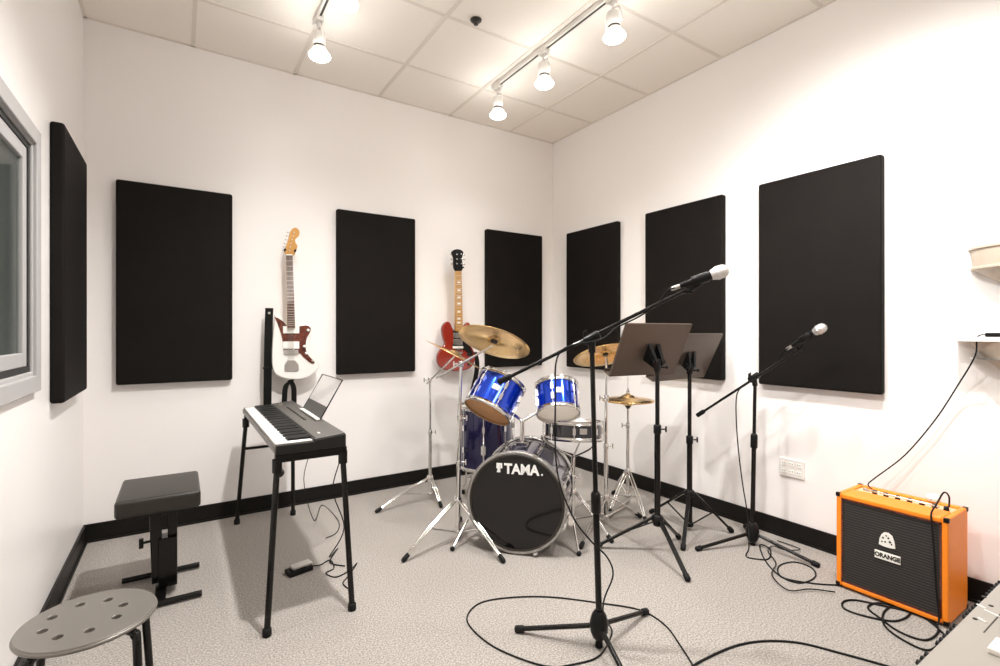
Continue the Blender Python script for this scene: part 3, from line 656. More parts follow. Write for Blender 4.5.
def cymbal(label, c, A, r, group='cymbals of the drum kit', name='cymbal', bell=.022):
    A = Vector(A).normalized(); c = Vector(c)
    t = MB(); th = .0012
    prof = [(.006, bell), (.02, bell*.96), (.036, bell*.72), (.046, bell*.40), (.052, bell*.25), (r*.45, bell*.05), (r*.8, -.006), (r, -.013)]
    prof2 = [(a, b-th) for a, b in prof][::-1]
    t.lathe(c, A, prof+[(r, -.013-th)]+prof2[1:]+[(.006, bell)], 72, caps=False)
    # bake with local Z along the axis so that the lathe rings follow the cymbal
    u, v, w_ = basis(A); R = Matrix((u, v, w_)).transposed()
    t.v = [R.transposed() @ (p-c) for p in t.v]
    o = t.build(name, M['brass'], origin=(0, 0, 0)); o.location = c; o.rotation_euler = R.to_euler(); o['_o'] = tuple(c)
    tag(o, label, 'cymbal', group); return o

# ------------------------------------------------------------------ bass drum
D = Vector((.73, .68, 0)).normalized(); N_ = -D; RX = UP.cross(N_).normalized()
bc = fl(516, 555); RB = .283
fc = Vector((bc.x, bc.y, RB+.004)); DEP = .42
t = thing('bass_drum', 'bass drum with black front head and white lettering lying on the carpet', 'drum', (bc.x, bc.y, 0))
MB().lathe(fc+D*.02, D, [(RB-.016, 0), (RB-.016, DEP-.04)], 72, caps=False).build('shell', M['navy'], t)
MB().lathe(fc, D, [(0, .006), (RB-.03, .006), (RB-.016, .003)], 72, caps=False).build('front_head', M['head_black'], t)
MB().lathe(fc+D*DEP, D, [(RB-.016, -.003), (0, -.004)], 72, caps=False).build('rear_head', M['head_white'], t)
for nm, off in (('front_hoop', 0), ('rear_hoop', DEP-.03)):
    MB().lathe(fc+D*off, D, [(RB-.016, .0), (RB-.004, -.004), (RB, .0), (RB, .03), (RB-.004, .034), (RB-.016, .03), (RB-.016, 0)], 72, caps=False).build(nm, M['hoop_grey'] if nm == 'front_hoop' else M['chrome'], t)
MB().lathe(fc, D, [(RB-.028, -.001), (RB-.022, -.004), (RB-.017, -.003), (RB-.016, .004)], 72, caps=False).build('head_rim', M['ink'], t)
for k in range(8):
    a = PI/8+k*PI/4; rd = RX*math.cos(a)+UP*math.sin(a)
    for o0, o1, e in ((-.008, .15, -.008), (DEP+.008, DEP-.15, DEP+.008)):
        sgn = 1 if o1 > o0 else -1
        lg = MB(); lg.tube(fc+rd*(RB+.006)+D*o0, fc+rd*(RB+.004)+D*(o1), .0035, n=8)
        lg.obox(fc+rd*(RB+.004)+D*(o0+sgn*.016), D*.022, rd.cross(D)*.011, rd*.006)
        lg.obox(fc+rd*(RB-.004)+D*(o1+sgn*.02), D*.022, rd.cross(D)*.010, rd*.013)
        lg.build('lug', M['chrome'], t, bevel=.002)
# maker lettering
fo = fc+N_*.0
c0 = lambda px, py: (lambda d: Vector((0,0,EYE))+d*((fc-Vector((0,0,EYE))).dot(N_)/d.dot(N_)))(ray(px, py))
LT = c0(522, 470); up_ = UP
text('lettering', 'TAMA', .076, c0(521.5, 470)-D*.0005, RX, UP, M['logo_white'], t, bold=.0030, sx=.93)
dp = c0(542, 475); MB().lathe(dp+N_*.003, N_, [(.005, -.004), (.005, 0), (0, 0)], 12, caps=False).build('lettering', M['logo_white'], t)
mk = c0(499.5, 467.5)-D*.0015
hx, hz = .016, .026
MB().prism([mk-RX*hx+UP*hz, mk+RX*hx+UP*hz, mk+RX*hx*1.0-UP*hz*.1, mk+RX*hx*.45-UP*hz*.1, mk+RX*hx*.3-UP*hz, mk-RX*hx-UP*hz, mk-RX*hx*.6-UP*hz*.3, mk-RX*hx*1.1-UP*hz*.1], N_*.001).build('emblem', M['logo_white'], t)
for off in (.012,):
    MB().prism([mk+RX*off*.25+UP*.016, mk+RX*(off*.25+.0022)+UP*.016, mk+RX*(off*.25+.0022)-UP*.016, mk+RX*off*.25-UP*.016], N_*.0016).build('emblem_slit', M['ink'], t)
# spurs
for px, py, s in ((579, 556, 1), (462, 551, -1)):
    fp = fl(px, py); a = fc+RX*s*(RB+.012)+D*.16-UP*.12
    if s < 0: fp = a+N_*.20+RX*(-.06); fp.z = 0
    sp_ = MB().tube(a, (fp.x, fp.y, .012), .0065).obox(a-RX*s*.010, D*.025, UP*.03, RX*.014).build('spur', M['chrome'], t, bevel=.002)
    MB().ball((fp.x, fp.y, .014), .0135, 8).build('rubber_foot', M['rubber'], sp_)
# tom mount on top
mt_ = fc+D*.17+UP*(RB-.008)
tm = MB(); tm.obox(mt_+UP*.012, RX*.035, D*.03, UP*.014); tm.tube(mt_, mt_+UP*.145, .0125); 
MB_m = tm.build('tom_mount', M['chrome'], t, bevel=.003)

# ------------------------------------------------------------------ shell drums
def drum(name, label, bot, A, r, depth, shell_m, top_m, bot_m, nlug=6, badge=None, hoop_m=None, group=None, phase=0.3, lugm=None):
    A = Vector(A).normalized(); bot = Vector(bot); u, v, w_ = basis(A)
    t = thing(name, label, 'drum', bot, group); hm = hoop_m or M['chrome']
    MB().lathe(bot, A, [(r*.965, .006), (r*.965, depth-.006)], 56, caps=False).lathe(bot, A, [(r*.945, depth-.006), (r*.945, .006)], 56, 1, False).build('shell', [shell_m, M['shell_in']], t)
    MB().lathe(bot, A, [(0, .001), (r*.95, .001), (r*.97, .004)], 56, caps=False).build('resonant_head', bot_m, t)
    MB().lathe(bot, A, [(r*.97, depth-.004), (r*.95, depth-.001), (0, depth-.001)], 56, caps=False).build('batter_head', top_m, t)
    for h0, sg_ in ((0, -1), (depth, 1)):
        q = bot+A*h0
        MB().lathe(q, A, [(r*.97, -.012), (r*1.0, -.013), (r*1.03, -.012*sg_), (r*1.0, -.010*sg_), (r*1.0, .010), (r*1.03, .012), (r*.97, .012), (r*.97, -.012)], 56, caps=False).build('hoop', hm, t)
    for k in range(nlug):
        a = phase+2*PI*k/nlug; rd = u*math.cos(a)+v*math.sin(a)
        lg = MB(); lg.tube(bot+rd*r*1.035-A*.012, bot+rd*r*1.035+A*(depth+.014), .0030, n=8)
        for hh in ((.5,) if depth < .15 else (.32, .68)): lg.obox(bot+rd*(r*.985)+A*depth*hh, A*.020, rd.cross(A)*.009, rd*r*.07)
        lg.build('lug', M['chrome'], t, bevel=.002)
    if badge is not None:
        bd = Vector(badge); bd = (bd-A*bd.dot(A)).normalized(); s_ = A.cross(bd)
        MB().obox(bot+bd*(r*.972)+A*depth*.52, s_*.022, A*.016, bd*.003).build('badge', M['steel'], t, bevel=.001)
    return t
# left rack tom
A1 = cam(.43, .786, .443); bL = at(487.5, 411, 2.86)
drum('rack_tom', 'larger blue rack tom tilted steeply, tan lower head, above the bass drum', bL, A1, .146, .200, M['blue'], M['head_clear'], M['head_tan'], 6, badge=cam(-.1, .2, -1), group='blue rack toms', phase=.5)
A2 = cam(.0, .836, .543); bR = at(558.3, 413, 2.80)
drum('rack_tom', 'smaller blue rack tom with white lower head above the lettered bass drum', bR, A2, .124, .168, M['blue'], M['head_clear'], M['head_clear'], 6, badge=cam(0, .3, -1), group='blue rack toms', phase=.2)
top_m = mt_+UP*.15
for tgt, px, py, Z in ((0, 508, 411, 2.93), (1, 543, 410, 2.88)):
    q = at(px, py, Z)
    ar = MB().path([top_m-UP*.006, q.lerp(top_m, .5), q], .010, smoothing=4).obox(q, RT*.016, UP*.026, FW*.012).build('tom_arm', M['chrome'], bpy.data.objects['bass_drum'], bevel=.002)
# floor tom
fb_ = at(486, 462, 3.55); fb_.z = .27
ft = drum('floor_tom', 'dark navy floor tom standing on legs behind the bass drum', fb_, UP, .198, .42, M['navy'], M['head_white'], M['head_white'], 8, group=None, phase=.15)
for a in (-2.2, -.2, 1.8):
    rd = Vector((math.cos(a), math.sin(a), 0)); q = Vector((fb_.x, fb_.y, 0))+rd*.214
    lg = MB().path([q+UP*.50, q+UP*.12, q+rd*.03+UP*.05, q+rd*.03+UP*.012], .006, smoothing=3).obox(q-rd*.006+UP*.42, rd*.012, UP*.03, rd.cross(UP)*.016).build('leg', M['chrome'], ft)
    MB().tube(q+rd*.03, q+rd*.03+UP*.03, .012).build('rubber_foot', M['rubber'], lg)
# snare and its stand
sb_ = at(573, 437.5, 3.02); Asn = cam(.03, .98, .12)
drum('snare_drum', 'black snare drum with chrome rims behind the smaller blue tom', sb_, Asn, .178, .095, M['snare_black'], M['head_white'], M['head_white'], 8, badge=cam(.2, 0, -1), phase=.1)
sc_ = Vector((sb_.x, sb_.y, 0))
t = thing('snare_stand', 'chrome basket stand under the snare drum', 'stand', sc_)
sz = sb_.z
MB().tube(sc_+UP*.08, sc_+UP*(sz-.12), .0125).build('pole', M['chrome'], t)
for a in (.5, 2.6, 4.7):
    rd = Vector((math.cos(a), math.sin(a), 0))
    MB().path([sc_+UP*(sz-.12), sc_+rd*.10+UP*(sz-.07), sc_+rd*.172+UP*(sz-.025), sc_+rd*.197+UP*(sz+.014)], .006, smoothing=3).build('basket_arm', M['chrome'], t)
tripod(t, sc_, .24, [sc_+Vector((math.cos(a), math.sin(a), 0))*.26 for a in (.9, 3.0, 5.0)], M['chrome'], low=.08)
cl = MB(); clamp(cl, sc_+UP*.33, UP); cl.build('wing_clamp', M['chrome'], t)

# ------------------------------------------------------------------ cymbals and stands
# behind-left boom stand
cA = fl(430, 500)
t = thing('cymbal_stand', 'chrome boom cymbal stand standing furthest left by the back wall', 'stand', cA, 'cymbal stands')
ZA = cA.dot(FW)
pA = at(430, 380, ZA)
MB().tube(cA+UP*.03, at(430, 432, ZA), .0125).tube(at(430, 432, ZA), pA, .009).build('pole', M['chrome'], t)
cyA = at(455.5, 354, ZA-.05)
tripod(t, cA, at(430, 478, ZA).z, [fl(377, 513), fl(441, 508), cA+Vector((.10, .20, 0))], M['chrome'], low=.05)
clamps(t, [((at(430, 432, ZA), UP), {}), ((pA, UP), dict(wing=-RT))])
AA = cam(.46, .88, .09).normalized()
MB().tube(pA-cam(.06, .07, 0)*.4, cyA-AA*.02, .006).tube(cyA-AA*.02, cyA+AA*.055, .0035).build('boom_arm', M['chrome'], t)
MB().lathe(cyA-AA*.008, AA, [(.016, 0), (.016, .010)], 14).lathe(cyA+AA*.026, AA, [(.012, 0), (.012, .010)], 14).build('felt', M['ink'], t)
cymbal('crash cymbal seen almost edge-on in front of the red guitar', cyA, AA, .232)
# front-left boom stand with the large tilted cymbal
cB = fl(457.5, 541); ZB = cB.dot(FW)
t = thing('cymbal_stand', 'chrome boom cymbal stand directly left of the bass drum head', 'stand', cB, 'cymbal stands')
pB = at(461, 364, ZB)
MB().tube(cB+UP*.012, at(459.5, 420, ZB), .0135).tube(at(459.5, 420, ZB), pB, .0095).build('pole', M['chrome'], t)
cyB = at(494.5, 340.5, ZB-.02); AB = cam(.266, .88, .39).normalized()
tripod(t, cB, at(458, 500, ZB).z, [fl(404, 562), fl(503, 563), cB+Vector((.16, .26, 0))], M['chrome'], low=.06, leg_r=.010)
clamps(t, [((at(459.5, 418, ZB), UP), {}), ((pB, UP), dict(wing=-RT)), ((at(458.6, 462, ZB), UP, .015, .03), {})])
be = at(436, 378, ZB-.02)
MB().tube(be, cyB-AB*.030, .0065).tube(cyB-AB*.035, cyB+AB*.06, .004).build('boom_arm', M['chrome'], t)
MB().lathe(cyB-AB*.016, AB, [(.012, 0), (.022, .004), (.022, .016)], 14).lathe(cyB+AB*.026, AB, [(.014, 0), (.014, .014)], 14).build('felt', M['ink'], t)
o = cymbal('large bronze cymbal tilted towards the right, highest on the drum kit', cyB, AB, .215)
# printed maker mark on the underside
u, v, w_ = basis(AB)
lp = at(519, 348.5, ZB-.04); rel = lp-cyB; rel -= AB*rel.dot(AB); hgt = -.014
def onunder(d2): return cyB+d2-AB*(.0100+.0015)
mkc = rel.normalized()*.150
xx = (RT-AB*RT.dot(AB)).normalized(); yy = -AB.cross(xx); yy = yy if yy.z > 0 or abs(yy.z) < 0.2 else -yy
zz = -AB; xx2 = xx
R4 = frame4(onunder(mkc), xx, zz.cross(xx))
for i, (bx_, rr, a0, a1) in enumerate(((-.014, .013, .6, 5.9), (.012, .013, 1.0, 5.6), (.004, .007, 0, 6.28))):
    pts = [R4 @ Vector((bx_+rr*math.cos(a0+(a1-a0)*k/16), rr*1.25*math.sin(a0+(a1-a0)*k/16), 0)) for k in range(17)]
    MB().path(pts, .0016, 6).build('printed_mark', M['ink'], None)
    mo = ALL[-1]; wm = Vector(mo['_o']); mo.parent = o; mo.matrix_parent_inverse = (Matrix.Translation(cyB) @ o.rotation_euler.to_matrix().to_4x4()).inverted()
# right stand behind the front microphone pole
cC = fl(606, 524); ZC_ = cC.dot(FW)
t = thing('cymbal_stand', 'straight chrome cymbal stand between the snare drum and the music stands', 'stand', cC, 'cymbal stands')
pC = at(606.5, 362, ZC_)
MB().tube(cC+UP*.02, at(606, 446, ZC_), .0135).tube(at(606, 446, ZC_), at(606.3, 398, ZC_), .0105).tube(at(606.3, 398, ZC_), pC, .008).build('pole', M['chrome'], t)
tripod(t, cC, .17, [fl(581, 549), cC+Vector((.26, -.05, 0)), cC+Vector((-.06, .28, 0))], M['chrome'], low=.05)
clamps(t, [((at(606, 446, ZC_), UP), {}), ((at(606.3, 398, ZC_), UP), dict(wing=-RT))])
AC = cam(-.12, .91, .38).normalized(); cyC = at(605.5, 353.5, ZC_)
MB().tube(pC, cyC-AC*.02, .007).tube(cyC-AC*.03, cyC+AC*.05, .004).build('tilter', M['chrome'], t)
MB().lathe(cyC-AC*.012, AC, [(.018, 0), (.018, .012)], 14).lathe(cyC+AC*.026, AC, [(.014, 0), (.014, .016)], 14).build('felt', M['ink'], t)
cymbal('bronze cymbal half hidden behind the front music stand', cyC, AC, .208)
# hi-hat
cH = fl(628, 507); ZH_ = cH.dot(FW); cH2 = cH
t = thing('hi_hat_stand', 'chrome hi-hat stand with foot pedal beside the right wall', 'stand', cH)
hz_ = at(628.5, 401, ZH_).z
MB().tube(cH+UP*.02, cH+UP*(hz_-.16), .0125).tube(cH+UP*(hz_-.16), cH+UP*(hz_-.03), .009).tube(cH+UP*(hz_-.05), cH+UP*(hz_+.17), .0035).build('pole', M['chrome'], t)
tripod(t, cH, .25, [fl(609, 516), fl(646, 524), cH+Vector((.10, .24, 0))], M['chrome'], low=.08)
MB().lathe(cH+UP*(hz_-.055), UP, [(.008, 0), (.022, .02), (.022, .035), (.010, .04)], 18).build('seat_cup', M['ink'], t)
MB().lathe(cH+UP*(hz_+.045), UP, [(.010, 0), (.014, .004), (.014, .02), (.007, .03), (.007, .045)], 16).build('clutch', M['chrome'], t)
cl = MB(); clamp(cl, cH+UP*(hz_-.17), UP, wing=-RT); cl.build('wing_clamp', M['chrome'], t)
pdir = (fl(603, 517)-cH).normalized(); pdir = Vector((pdir.x, pdir.y, 0)).normalized(); ps = Vector((-pdir.y, pdir.x, 0))
MB().obox(cH+pdir*.16+UP*.045, pdir*.12+UP*-.03, ps*.042, UP*.006).obox(cH+pdir*.26+UP*.012, pdir*.03, ps*.045, UP*.010).build('footboard', M['steel'], t, bevel=.003)
cymbal('lower bronze hi-hat cymbal facing up on the hi-hat stand', cH+UP*(hz_-.012), -UP, .178, 'hi-hat cymbal pair', 'hi_hat_cymbal')
cymbal('upper bronze hi-hat cymbal resting on its pair', cH+UP*(hz_+.022), UP, .178, 'hi-hat cymbal pair', 'hi_hat_cymbal', bell=.026)
# bass drum pedal
kp = fc+D*(DEP+.02); kp.z = 0
t = thing('kick_pedal', 'black and chrome bass drum pedal behind the bass drum', 'pedal', kp)
MB().obox(kp+D*.17+UP*.04, D*.13-UP*.028, RX*.045, UP*.006).build('footboard', M['steel'], t, bevel=.003)
MB().obox(kp+D*.15+UP*.006, D*.17, RX*.055, UP*.0055).build('base_plate', M['black_metal'], t, bevel=.002)
MB().tube(kp+RX*.06+D*.05+UP*.01, kp+RX*.06+D*.05+UP*.19, .008).tube(kp-RX*.06+D*.05+UP*.01, kp-RX*.06+D*.05+UP*.19, .008).tube(kp-RX*.07+D*.05+UP*.185, kp+RX*.07+D*.05+UP*.185, .007).build('frame', M['chrome'], t)
MB().tube(kp+D*.05+UP*.185, kp+D*.035+UP*.31, .004).ball(kp+D*.03+UP*.31, .022, 10).build('beater', M['chrome'], t)

# ------------------------------------------------------------------ microphone stands and microphones
def micstand(label, c, hubz, feet, pole_top, boom_a, boom_b, pivot, cw=.012, split=.45, group='boom microphone stands', weight=True, thick=(.0125, .0095)):
    c = Vector(c); t = thing('microphone_stand', label, 'microphone stand', (c.x, c.y, 0), group)
    hb = Vector((c.x, c.y, hubz)); pt = Vector(pole_top)
    MB().lathe(hb-UP*.055, UP, [(.012, 0), (.024, .012), (.034, .035), (.036, .07), (.028, .10), (.018, .115)], 20).build('hub', M['black_plastic'], t)
    MB().lathe((c.x, c.y, 0), UP, [(.012, 0), (.016, .004), (.012, max(.012, hubz-.05))], 14).build('center_foot', M['rubber'], t)
    md = hb.lerp(pt, split)
    MB().tube(hb+UP*.05, md, thick[0]).build('lower_tube', M['black_metal'], t)
    MB().tube(md, pt, thick[1]).build('upper_tube', M['black_metal'], t)
    MB().lathe(md-(pt-hb).normalized()*.045, pt-hb, [(thick[0], 0), (.019, .006), (.019, .075), (.013, .085)], 18).build('height_clutch', M['black_plastic'], t)
    for fpt in feet:
        fp = Vector((fpt[0], fpt[1], .012)); h = (fp-hb); h.z = 0; h.normalize()
        a = hb+h*.02
        lg = MB().tube(a, fp, .0095).build('leg', M['black_metal'], t)
        dd = (fp-a).normalized(); MB().lathe(fp-dd*.03, dd, [(.011, 0), (.014, .003), (.014, .034), (.010, .038)], 14).build('rubber_foot', M['rubber'], lg)
    A_, B_ = Vector(boom_a), Vector(boom_b); d = (B_-A_).normalized(); pv = Vector(pivot)
    bm = MB().tube(A_, B_, .0072).build('boom', M['black_metal'], t)
    if weight: MB().lathe(A_-d*.01, d, [(.006, 0), (.013, .004), (.013, .055), (.009, .06)], 14).build('counterweight', M['rubber'], bm)
    hd_ = MB(); hd_.lathe(pv-d*.035, d, [(.010, 0), (.018, .006), (.018, .064), (.010, .07)], 16); hd_.tube(pt-UP*.01, pv, .014)
    hd_.tube(pv, pv+d.cross(UP).normalized()*-.035, .012)
    hd_.obox(pv-d*.03+UP*.028, d*.008, UP*.014, d.cross(UP)*.010)
    hd_.build('boom_clamp', M['black_plastic'], t, bevel=.001)
    return t
def microphone(label, back, tip, boom_end, handle_m, ballr=.026, group='vocal microphones'):
    back, tip = Vector(back), Vector(tip); d = (tip-back).normalized(); L = (tip-back).length
    t = thing('microphone', label, 'microphone', back, group)
    MB().lathe(back, d, [(0, 0), (.009, 0), (.0105, .006), (.0115, .02), (.0155, L-.075), (.0185, L-.062)], 20, caps=False).build('handle', handle_m, t)
    MB().lathe(back-d*.035, d, [(.006, 0), (.0085, .006), (.0085, .038)], 14).build('plug', M['steel'], t)
    MB().lathe(back+d*(L-.064), d, [(.0185, 0), (.021, .008), (.0245, .020)], 24, caps=False).lathe(back+d*(L-.046), d, [(.0245, 0), (.0262, .003), (.0262, .009), (.0245, .012)], 24, caps=False).lathe(back+d*(L-.035), d, [(.0245, 0), (.0255, .006), (.0245, .016), (.020, .026), (.011, .033), (0, .035)], 24, caps=False).build('grille', M['mesh'], t)
    c = Vector(back+d*(L*.42)); be = Vector(boom_end)
    MB().lathe(c-d*.03, d, [(.0165, 0), (.0195, .002), (.0195, .058), (.0185, .06)], 18).tube(c-UP*.016, be, .009).tube(be-RT*.012, be+RT*.012, .011).build('clip', M['black_plastic'], t)
    return t
# front microphone
c1 = fl(599, 647); Z1 = c1.dot(FW)
ft1 = [fl(517, 632), fl(646, 614)]; a_ = (ft1[0]-c1).normalized(); b_ = (ft1[1]-c1).normalized(); th_ = -(a_+b_).normalized()
ft1.append(c1+th_*.33)
pv1 = at(592, 338, Z1)
micstand('tall black boom microphone stand in front of the bass drum', c1, at(600, 626, Z1).z, ft1, at(592, 350, Z1), at(500, 381.5, Z1+.05), at(686, 290, Z1-.05), pv1)
microphone('silver grille microphone on the tall front boom, raised against the black wall panel', at(680, 286, Z1-.04), at(729, 269, Z1-.10), at(688, 291, Z1-.05), M['black_plastic'])
# right microphone
c2 = fl(752.5, 545); Z2 = c2.dot(FW)
ft2 = [fl(697, 551), fl(818, 567.5)]; th_ = -((ft2[0]-c2).normalized()+(ft2[1]-c2).normalized()).normalized()
ft2.append(c2+Vector((.20, .16, 0)))
micstand('shorter black boom microphone stand near the outlet by the right wall', c2, at(751.5, 533, Z2).z, ft2, at(755, 384, Z2), at(698, 415, Z2+.20), at(800, 349, Z2-.20), at(754, 377.5, Z2), split=.62)
microphone('white-tipped black microphone on the shorter boom near the right wall', at(792, 346, Z2-.20), at(826, 325.5, Z2-.34), at(800, 349, Z2-.20), M['black_plastic'], group='vocal microphones')

# ------------------------------------------------------------------ music stands
def musicstand(label, c, hubz, feet, top, dc, wv, hv, clampz, low):
    c = Vector(c); t = thing('music_stand', label, 'music stand', (c.x, c.y, 0), 'black music stands')
    w_, h_ = Vector(wv), Vector(hv); n = w_.cross(h_).normalized()
    if n.dot(FW) > 0: n = -n      # n points to the camera side (the back of the desk)
    MB().tube((c.x, c.y, low), (c.x, c.y, clampz), .0165).build('lower_tube', M['black_metal'], t)
    MB().tube((c.x, c.y, clampz), (c.x, c.y, top), .012).build('upper_tube', M['black_metal'], t)
    cl = MB(); clamp(cl, (c.x, c.y, clampz), UP, .021, .05); cl.build('height_clamp', M['black_plastic'], t)
    for fpt in feet:
        fp = Vector((fpt[0], fpt[1], .012)); hb = Vector((c.x, c.y, hubz)); h2 = (fp-hb); h2.z = 0; h2.normalize()
        a = hb+h2*.03; lg = MB(); lg.bar(a, fp, .022, .013); lg.bar(Vector((c.x, c.y, low+.015))+h2*.02, a.lerp(fp, .5), .012, .006)
        o = lg.build('leg', M['black_metal'], t, bevel=.002); dd = (fp-a).normalized()
        MB().lathe(fp-dd*.03, dd, [(.012, 0), (.015, .004), (.015, .03), (.011, .036)], 12).build('rubber_foot', M['rubber'], o)
    MB().lathe((c.x, c.y, hubz-.02), UP, [(.022, 0), (.032, .008), (.032, .03), (.022, .04)], 18).lathe((c.x, c.y, low-.005), UP, [(.019, 0), (.024, .004), (.024, .022), (.019, .028)], 16).build('hub', M['black_plastic'], t)
    dc = Vector(dc)
    dk = MB().obox(dc, w_/2, h_/2, n*.0015); 
    for e in (-1, 1): dk.obox(dc+w_*.5*e-n*.004, w_.normalized()*.0015, h_/2, n*.006)
    dk.obox(dc+h_*.5-n*.004, w_/2, h_.normalized()*.0015, n*.006)
    dk = dk.build('desk', M['desk_metal'], t)
    MB().obox(dc-h_*.5-n*.028, w_/2+w_.normalized()*.004, h_.normalized()*.0015, n*.030).obox(dc-h_*.5-n*.058+h_.normalized()*.008, w_/2, h_.normalized()*.009, n*.0015).build('lip', M['desk_metal'], t)
    bp = Vector((c.x, c.y, top)); hn = h_.normalized(); wn_ = w_.normalized()
    br = MB(); br.tube(bp-UP*.05, bp+UP*.005, .019)
    q = dc-hn*.01+n*.006
    for e in (-1, 1): br.hexa([q+wn_*(.030*e-.012)-hn*.05, q+wn_*(.030*e+.012)-hn*.05, q+wn_*(.030*e+.012)+hn*.05, q+wn_*(.030*e-.012)+hn*.05],
                              [bp+wn_*(.022*e-.008)-hn*.03+n*.02, bp+wn_*(.022*e+.008)-hn*.03+n*.02, bp+wn_*(.022*e+.008)+hn*.01+n*.02, bp+wn_*(.022*e-.008)+hn*.01+n*.02])
    br.tube(bp-wn_*.045, bp+wn_*.045, .016); br.tube(bp-UP*.03, bp-UP*.03+RT*.05, .006); br.ball(bp-UP*.03+RT*.052, .010, 8)
    br.build('tilt_bracket', M['black_plastic'], t)
    return t
m1c = Vector((2.20, 1.79, 0)); ZM1 = m1c.dot(FW)
dc1 = at(651.5, 350, ZM1+.03)
musicstand('black music stand with the nearer, larger-looking desk', m1c, .20, [fl(597, 548), fl(688, 582), fl(679, 539)], at(655, 362, ZM1-.03).z, dc1, cam(.42, 0, .20), cam(.060, .285, -.126), .69, .165)
m2c = Vector((2.635, 1.90, 0)); ZM2 = m2c.dot(FW)
dc2 = at(689, 357, ZM2+.03)
musicstand('black music stand with the further desk, beside the right wall', m2c, .232, [fl(683, 551), fl(732, 533), (2.66, 2.22, 0)], at(689, 366, ZM2-.03).z, dc2, cam(.43, 0, .30), cam(.078, .285, -.112), .56, .03)

# ------------------------------------------------------------------ orange amplifier
AX0, AX1, AY0, AY1, AZ0, AZ1 = 2.65, 2.905, .686, 1.098, .012, .452
t = thing('guitar_amplifier', 'orange guitar amplifier with black grille standing by the right wall', 'amplifier', ((AX0+AX1)/2, (AY0+AY1)/2, 0))
b = .022; cb = MB()
cb.box((AX0, AY0, AZ0), (AX1, AY0+b, AZ1)).box((AX0, AY1-b, AZ0), (AX1, AY1, AZ1)).box((AX0, AY0+b, AZ0), (AX1, AY1-b, AZ0+b)).box((AX0+.012, AY0+b, AZ0+b), (AX1, AY1-b, AZ1-b-.07))
cb.box((AX0, AY0+b, AZ1-b), (AX0+.13, AY1-b, AZ1)).box((AX1-.03, AY0+b, AZ1-b-.07), (AX1, AY1-b, AZ1))
cb.build('cabinet', M['orange'], t, bevel=.006, seg=3)
MB().box((AX0+.006, AY0+b, AZ0+b), (AX0+.0115, AY1-b, AZ1-b)).build('grille', M['grille'], t)
fr = MB(); 
for (a, c_) in (((AX0+.001, AY0+b-.001, AZ0+b), (AX0+.007, AY0+b+.006, AZ1-b)), ((AX0+.001, AY1-b-.006, AZ0+b), (AX0+.007, AY1-b+.001, AZ1-b)), ((AX0+.001, AY0+b, AZ0+b-.001), (AX0+.007, AY1-b, AZ0+b+.006)), ((AX0+.001, AY0+b, AZ1-b-.006), (AX0+.007, AY1-b, AZ1-b+.001))): fr.box(a, c_)
fr.build('grille_trim', M['tort'], t)
cp = MB().box((AX0+.132, AY0+b, AZ1-b-.02), (AX1-.03, AY1-b, AZ1-.010)).build('control_panel', M['tan'], t)
for k in range(7):
    y = 1.00-.045*k if k < 6 else .735; MB().lathe((AX0+.165, y, AZ1-.010), UP, [(.011, 0), (.010, .004), (.009, .018), (0, .018)], 16, caps=False).build('knob', M['black_plastic'], cp)
MB().lathe((AX0+.18, 1.045, AZ1-.010), UP, [(.009, 0), (.009, .012), (.006, .014), (0, .014)], 14, caps=False).build('switch', M['chrome'], cp)
MB().path([(AX0+.155, AY1-.07, AZ1-.0), (AX0+.145, AY1-.10, AZ1+.006), (AX0+.145, AY0+.10, AZ1+.006), (AX0+.155, AY0+.07, AZ1)], .004).build('guard_rail', M['chrome'], t)
for y in (AY0, AY1):
    for z in (AZ0, AZ1):
        for x in (AX0, AX1):
            sx, sy, sz_ = (1 if x == AX0 else -1), (1 if y == AY0 else -1), (1 if z == AZ0 else -1)
            q = Vector((x-sx*.002, y-sy*.002, z-sz_*.002))
            mb = MB()
            def bx2(a, b_): mb.box([min(a[i], b_[i]) for i in range(3)], [max(a[i], b_[i]) for i in range(3)])
            bx2(q, q+Vector((sx*.018, sy*.018, sz_*.004))); bx2(q, q+Vector((sx*.018, sy*.004, sz_*.018))); bx2(q, q+Vector((sx*.004, sy*.018, sz_*.018)))
            mb.build('corner_guard', M['black_plastic'], t, bevel=.0015)
for y in (AY0+.05, AY1-.05):
    for x in (AX0+.04, AX1-.04): MB().lathe((x, y, 0), UP, [(.016, 0), (.018, .012)], 14).build('rubber_foot', M['rubber'], t)
pc = onx(887.5, 556.5, AX0+.004)
MB().box((AX0+.001, pc.y-.048, pc.z-.020), (AX0+.005, pc.y+.048, pc.z+.016)).build('name_plate', M['bone'], t, bevel=.001)
text('lettering', 'ORANGE', .026, (AX0+.0005, pc.y, pc.z-.002), (0,-1,0), (0,0,1), M['ink'], t, bold=.0012, sx=.88)
cc_ = onx(887, 540, AX0+.004)
cr = [(-.030, -.028), (-.027, .000), (-.020, .020), (-.010, .032), (.006, .034), (.020, .024), (.028, .000), (.031, -.028), (.012, -.032), (-.012, -.032)]
crest = MB().prism([(AX0+.004, cc_.y-a, cc_.z+b_) for a, b_ in cr], (-.003, 0, 0)).build('crest', M['bone'], t)
dk_ = MB()
for a, b_, s in ((-.014, .006, .005), (-.006, -.010, .0045), (.006, .010, .005), (.012, -.006, .006), (-.002, .018, .004), (.018, -.014, .004), (-.018, -.012, .004)):
    dk_.prism([(AX0+.0012, cc_.y-a-s, cc_.z+b_), (AX0+.0012, cc_.y-a, cc_.z+b_+s*1.2), (AX0+.0012, cc_.y-a+s, cc_.z+b_), (AX0+.0012, cc_.y-a, cc_.z+b_-s)], (-.0008, 0, 0))
dk_.build('crest_drawing', M['ink'], crest)
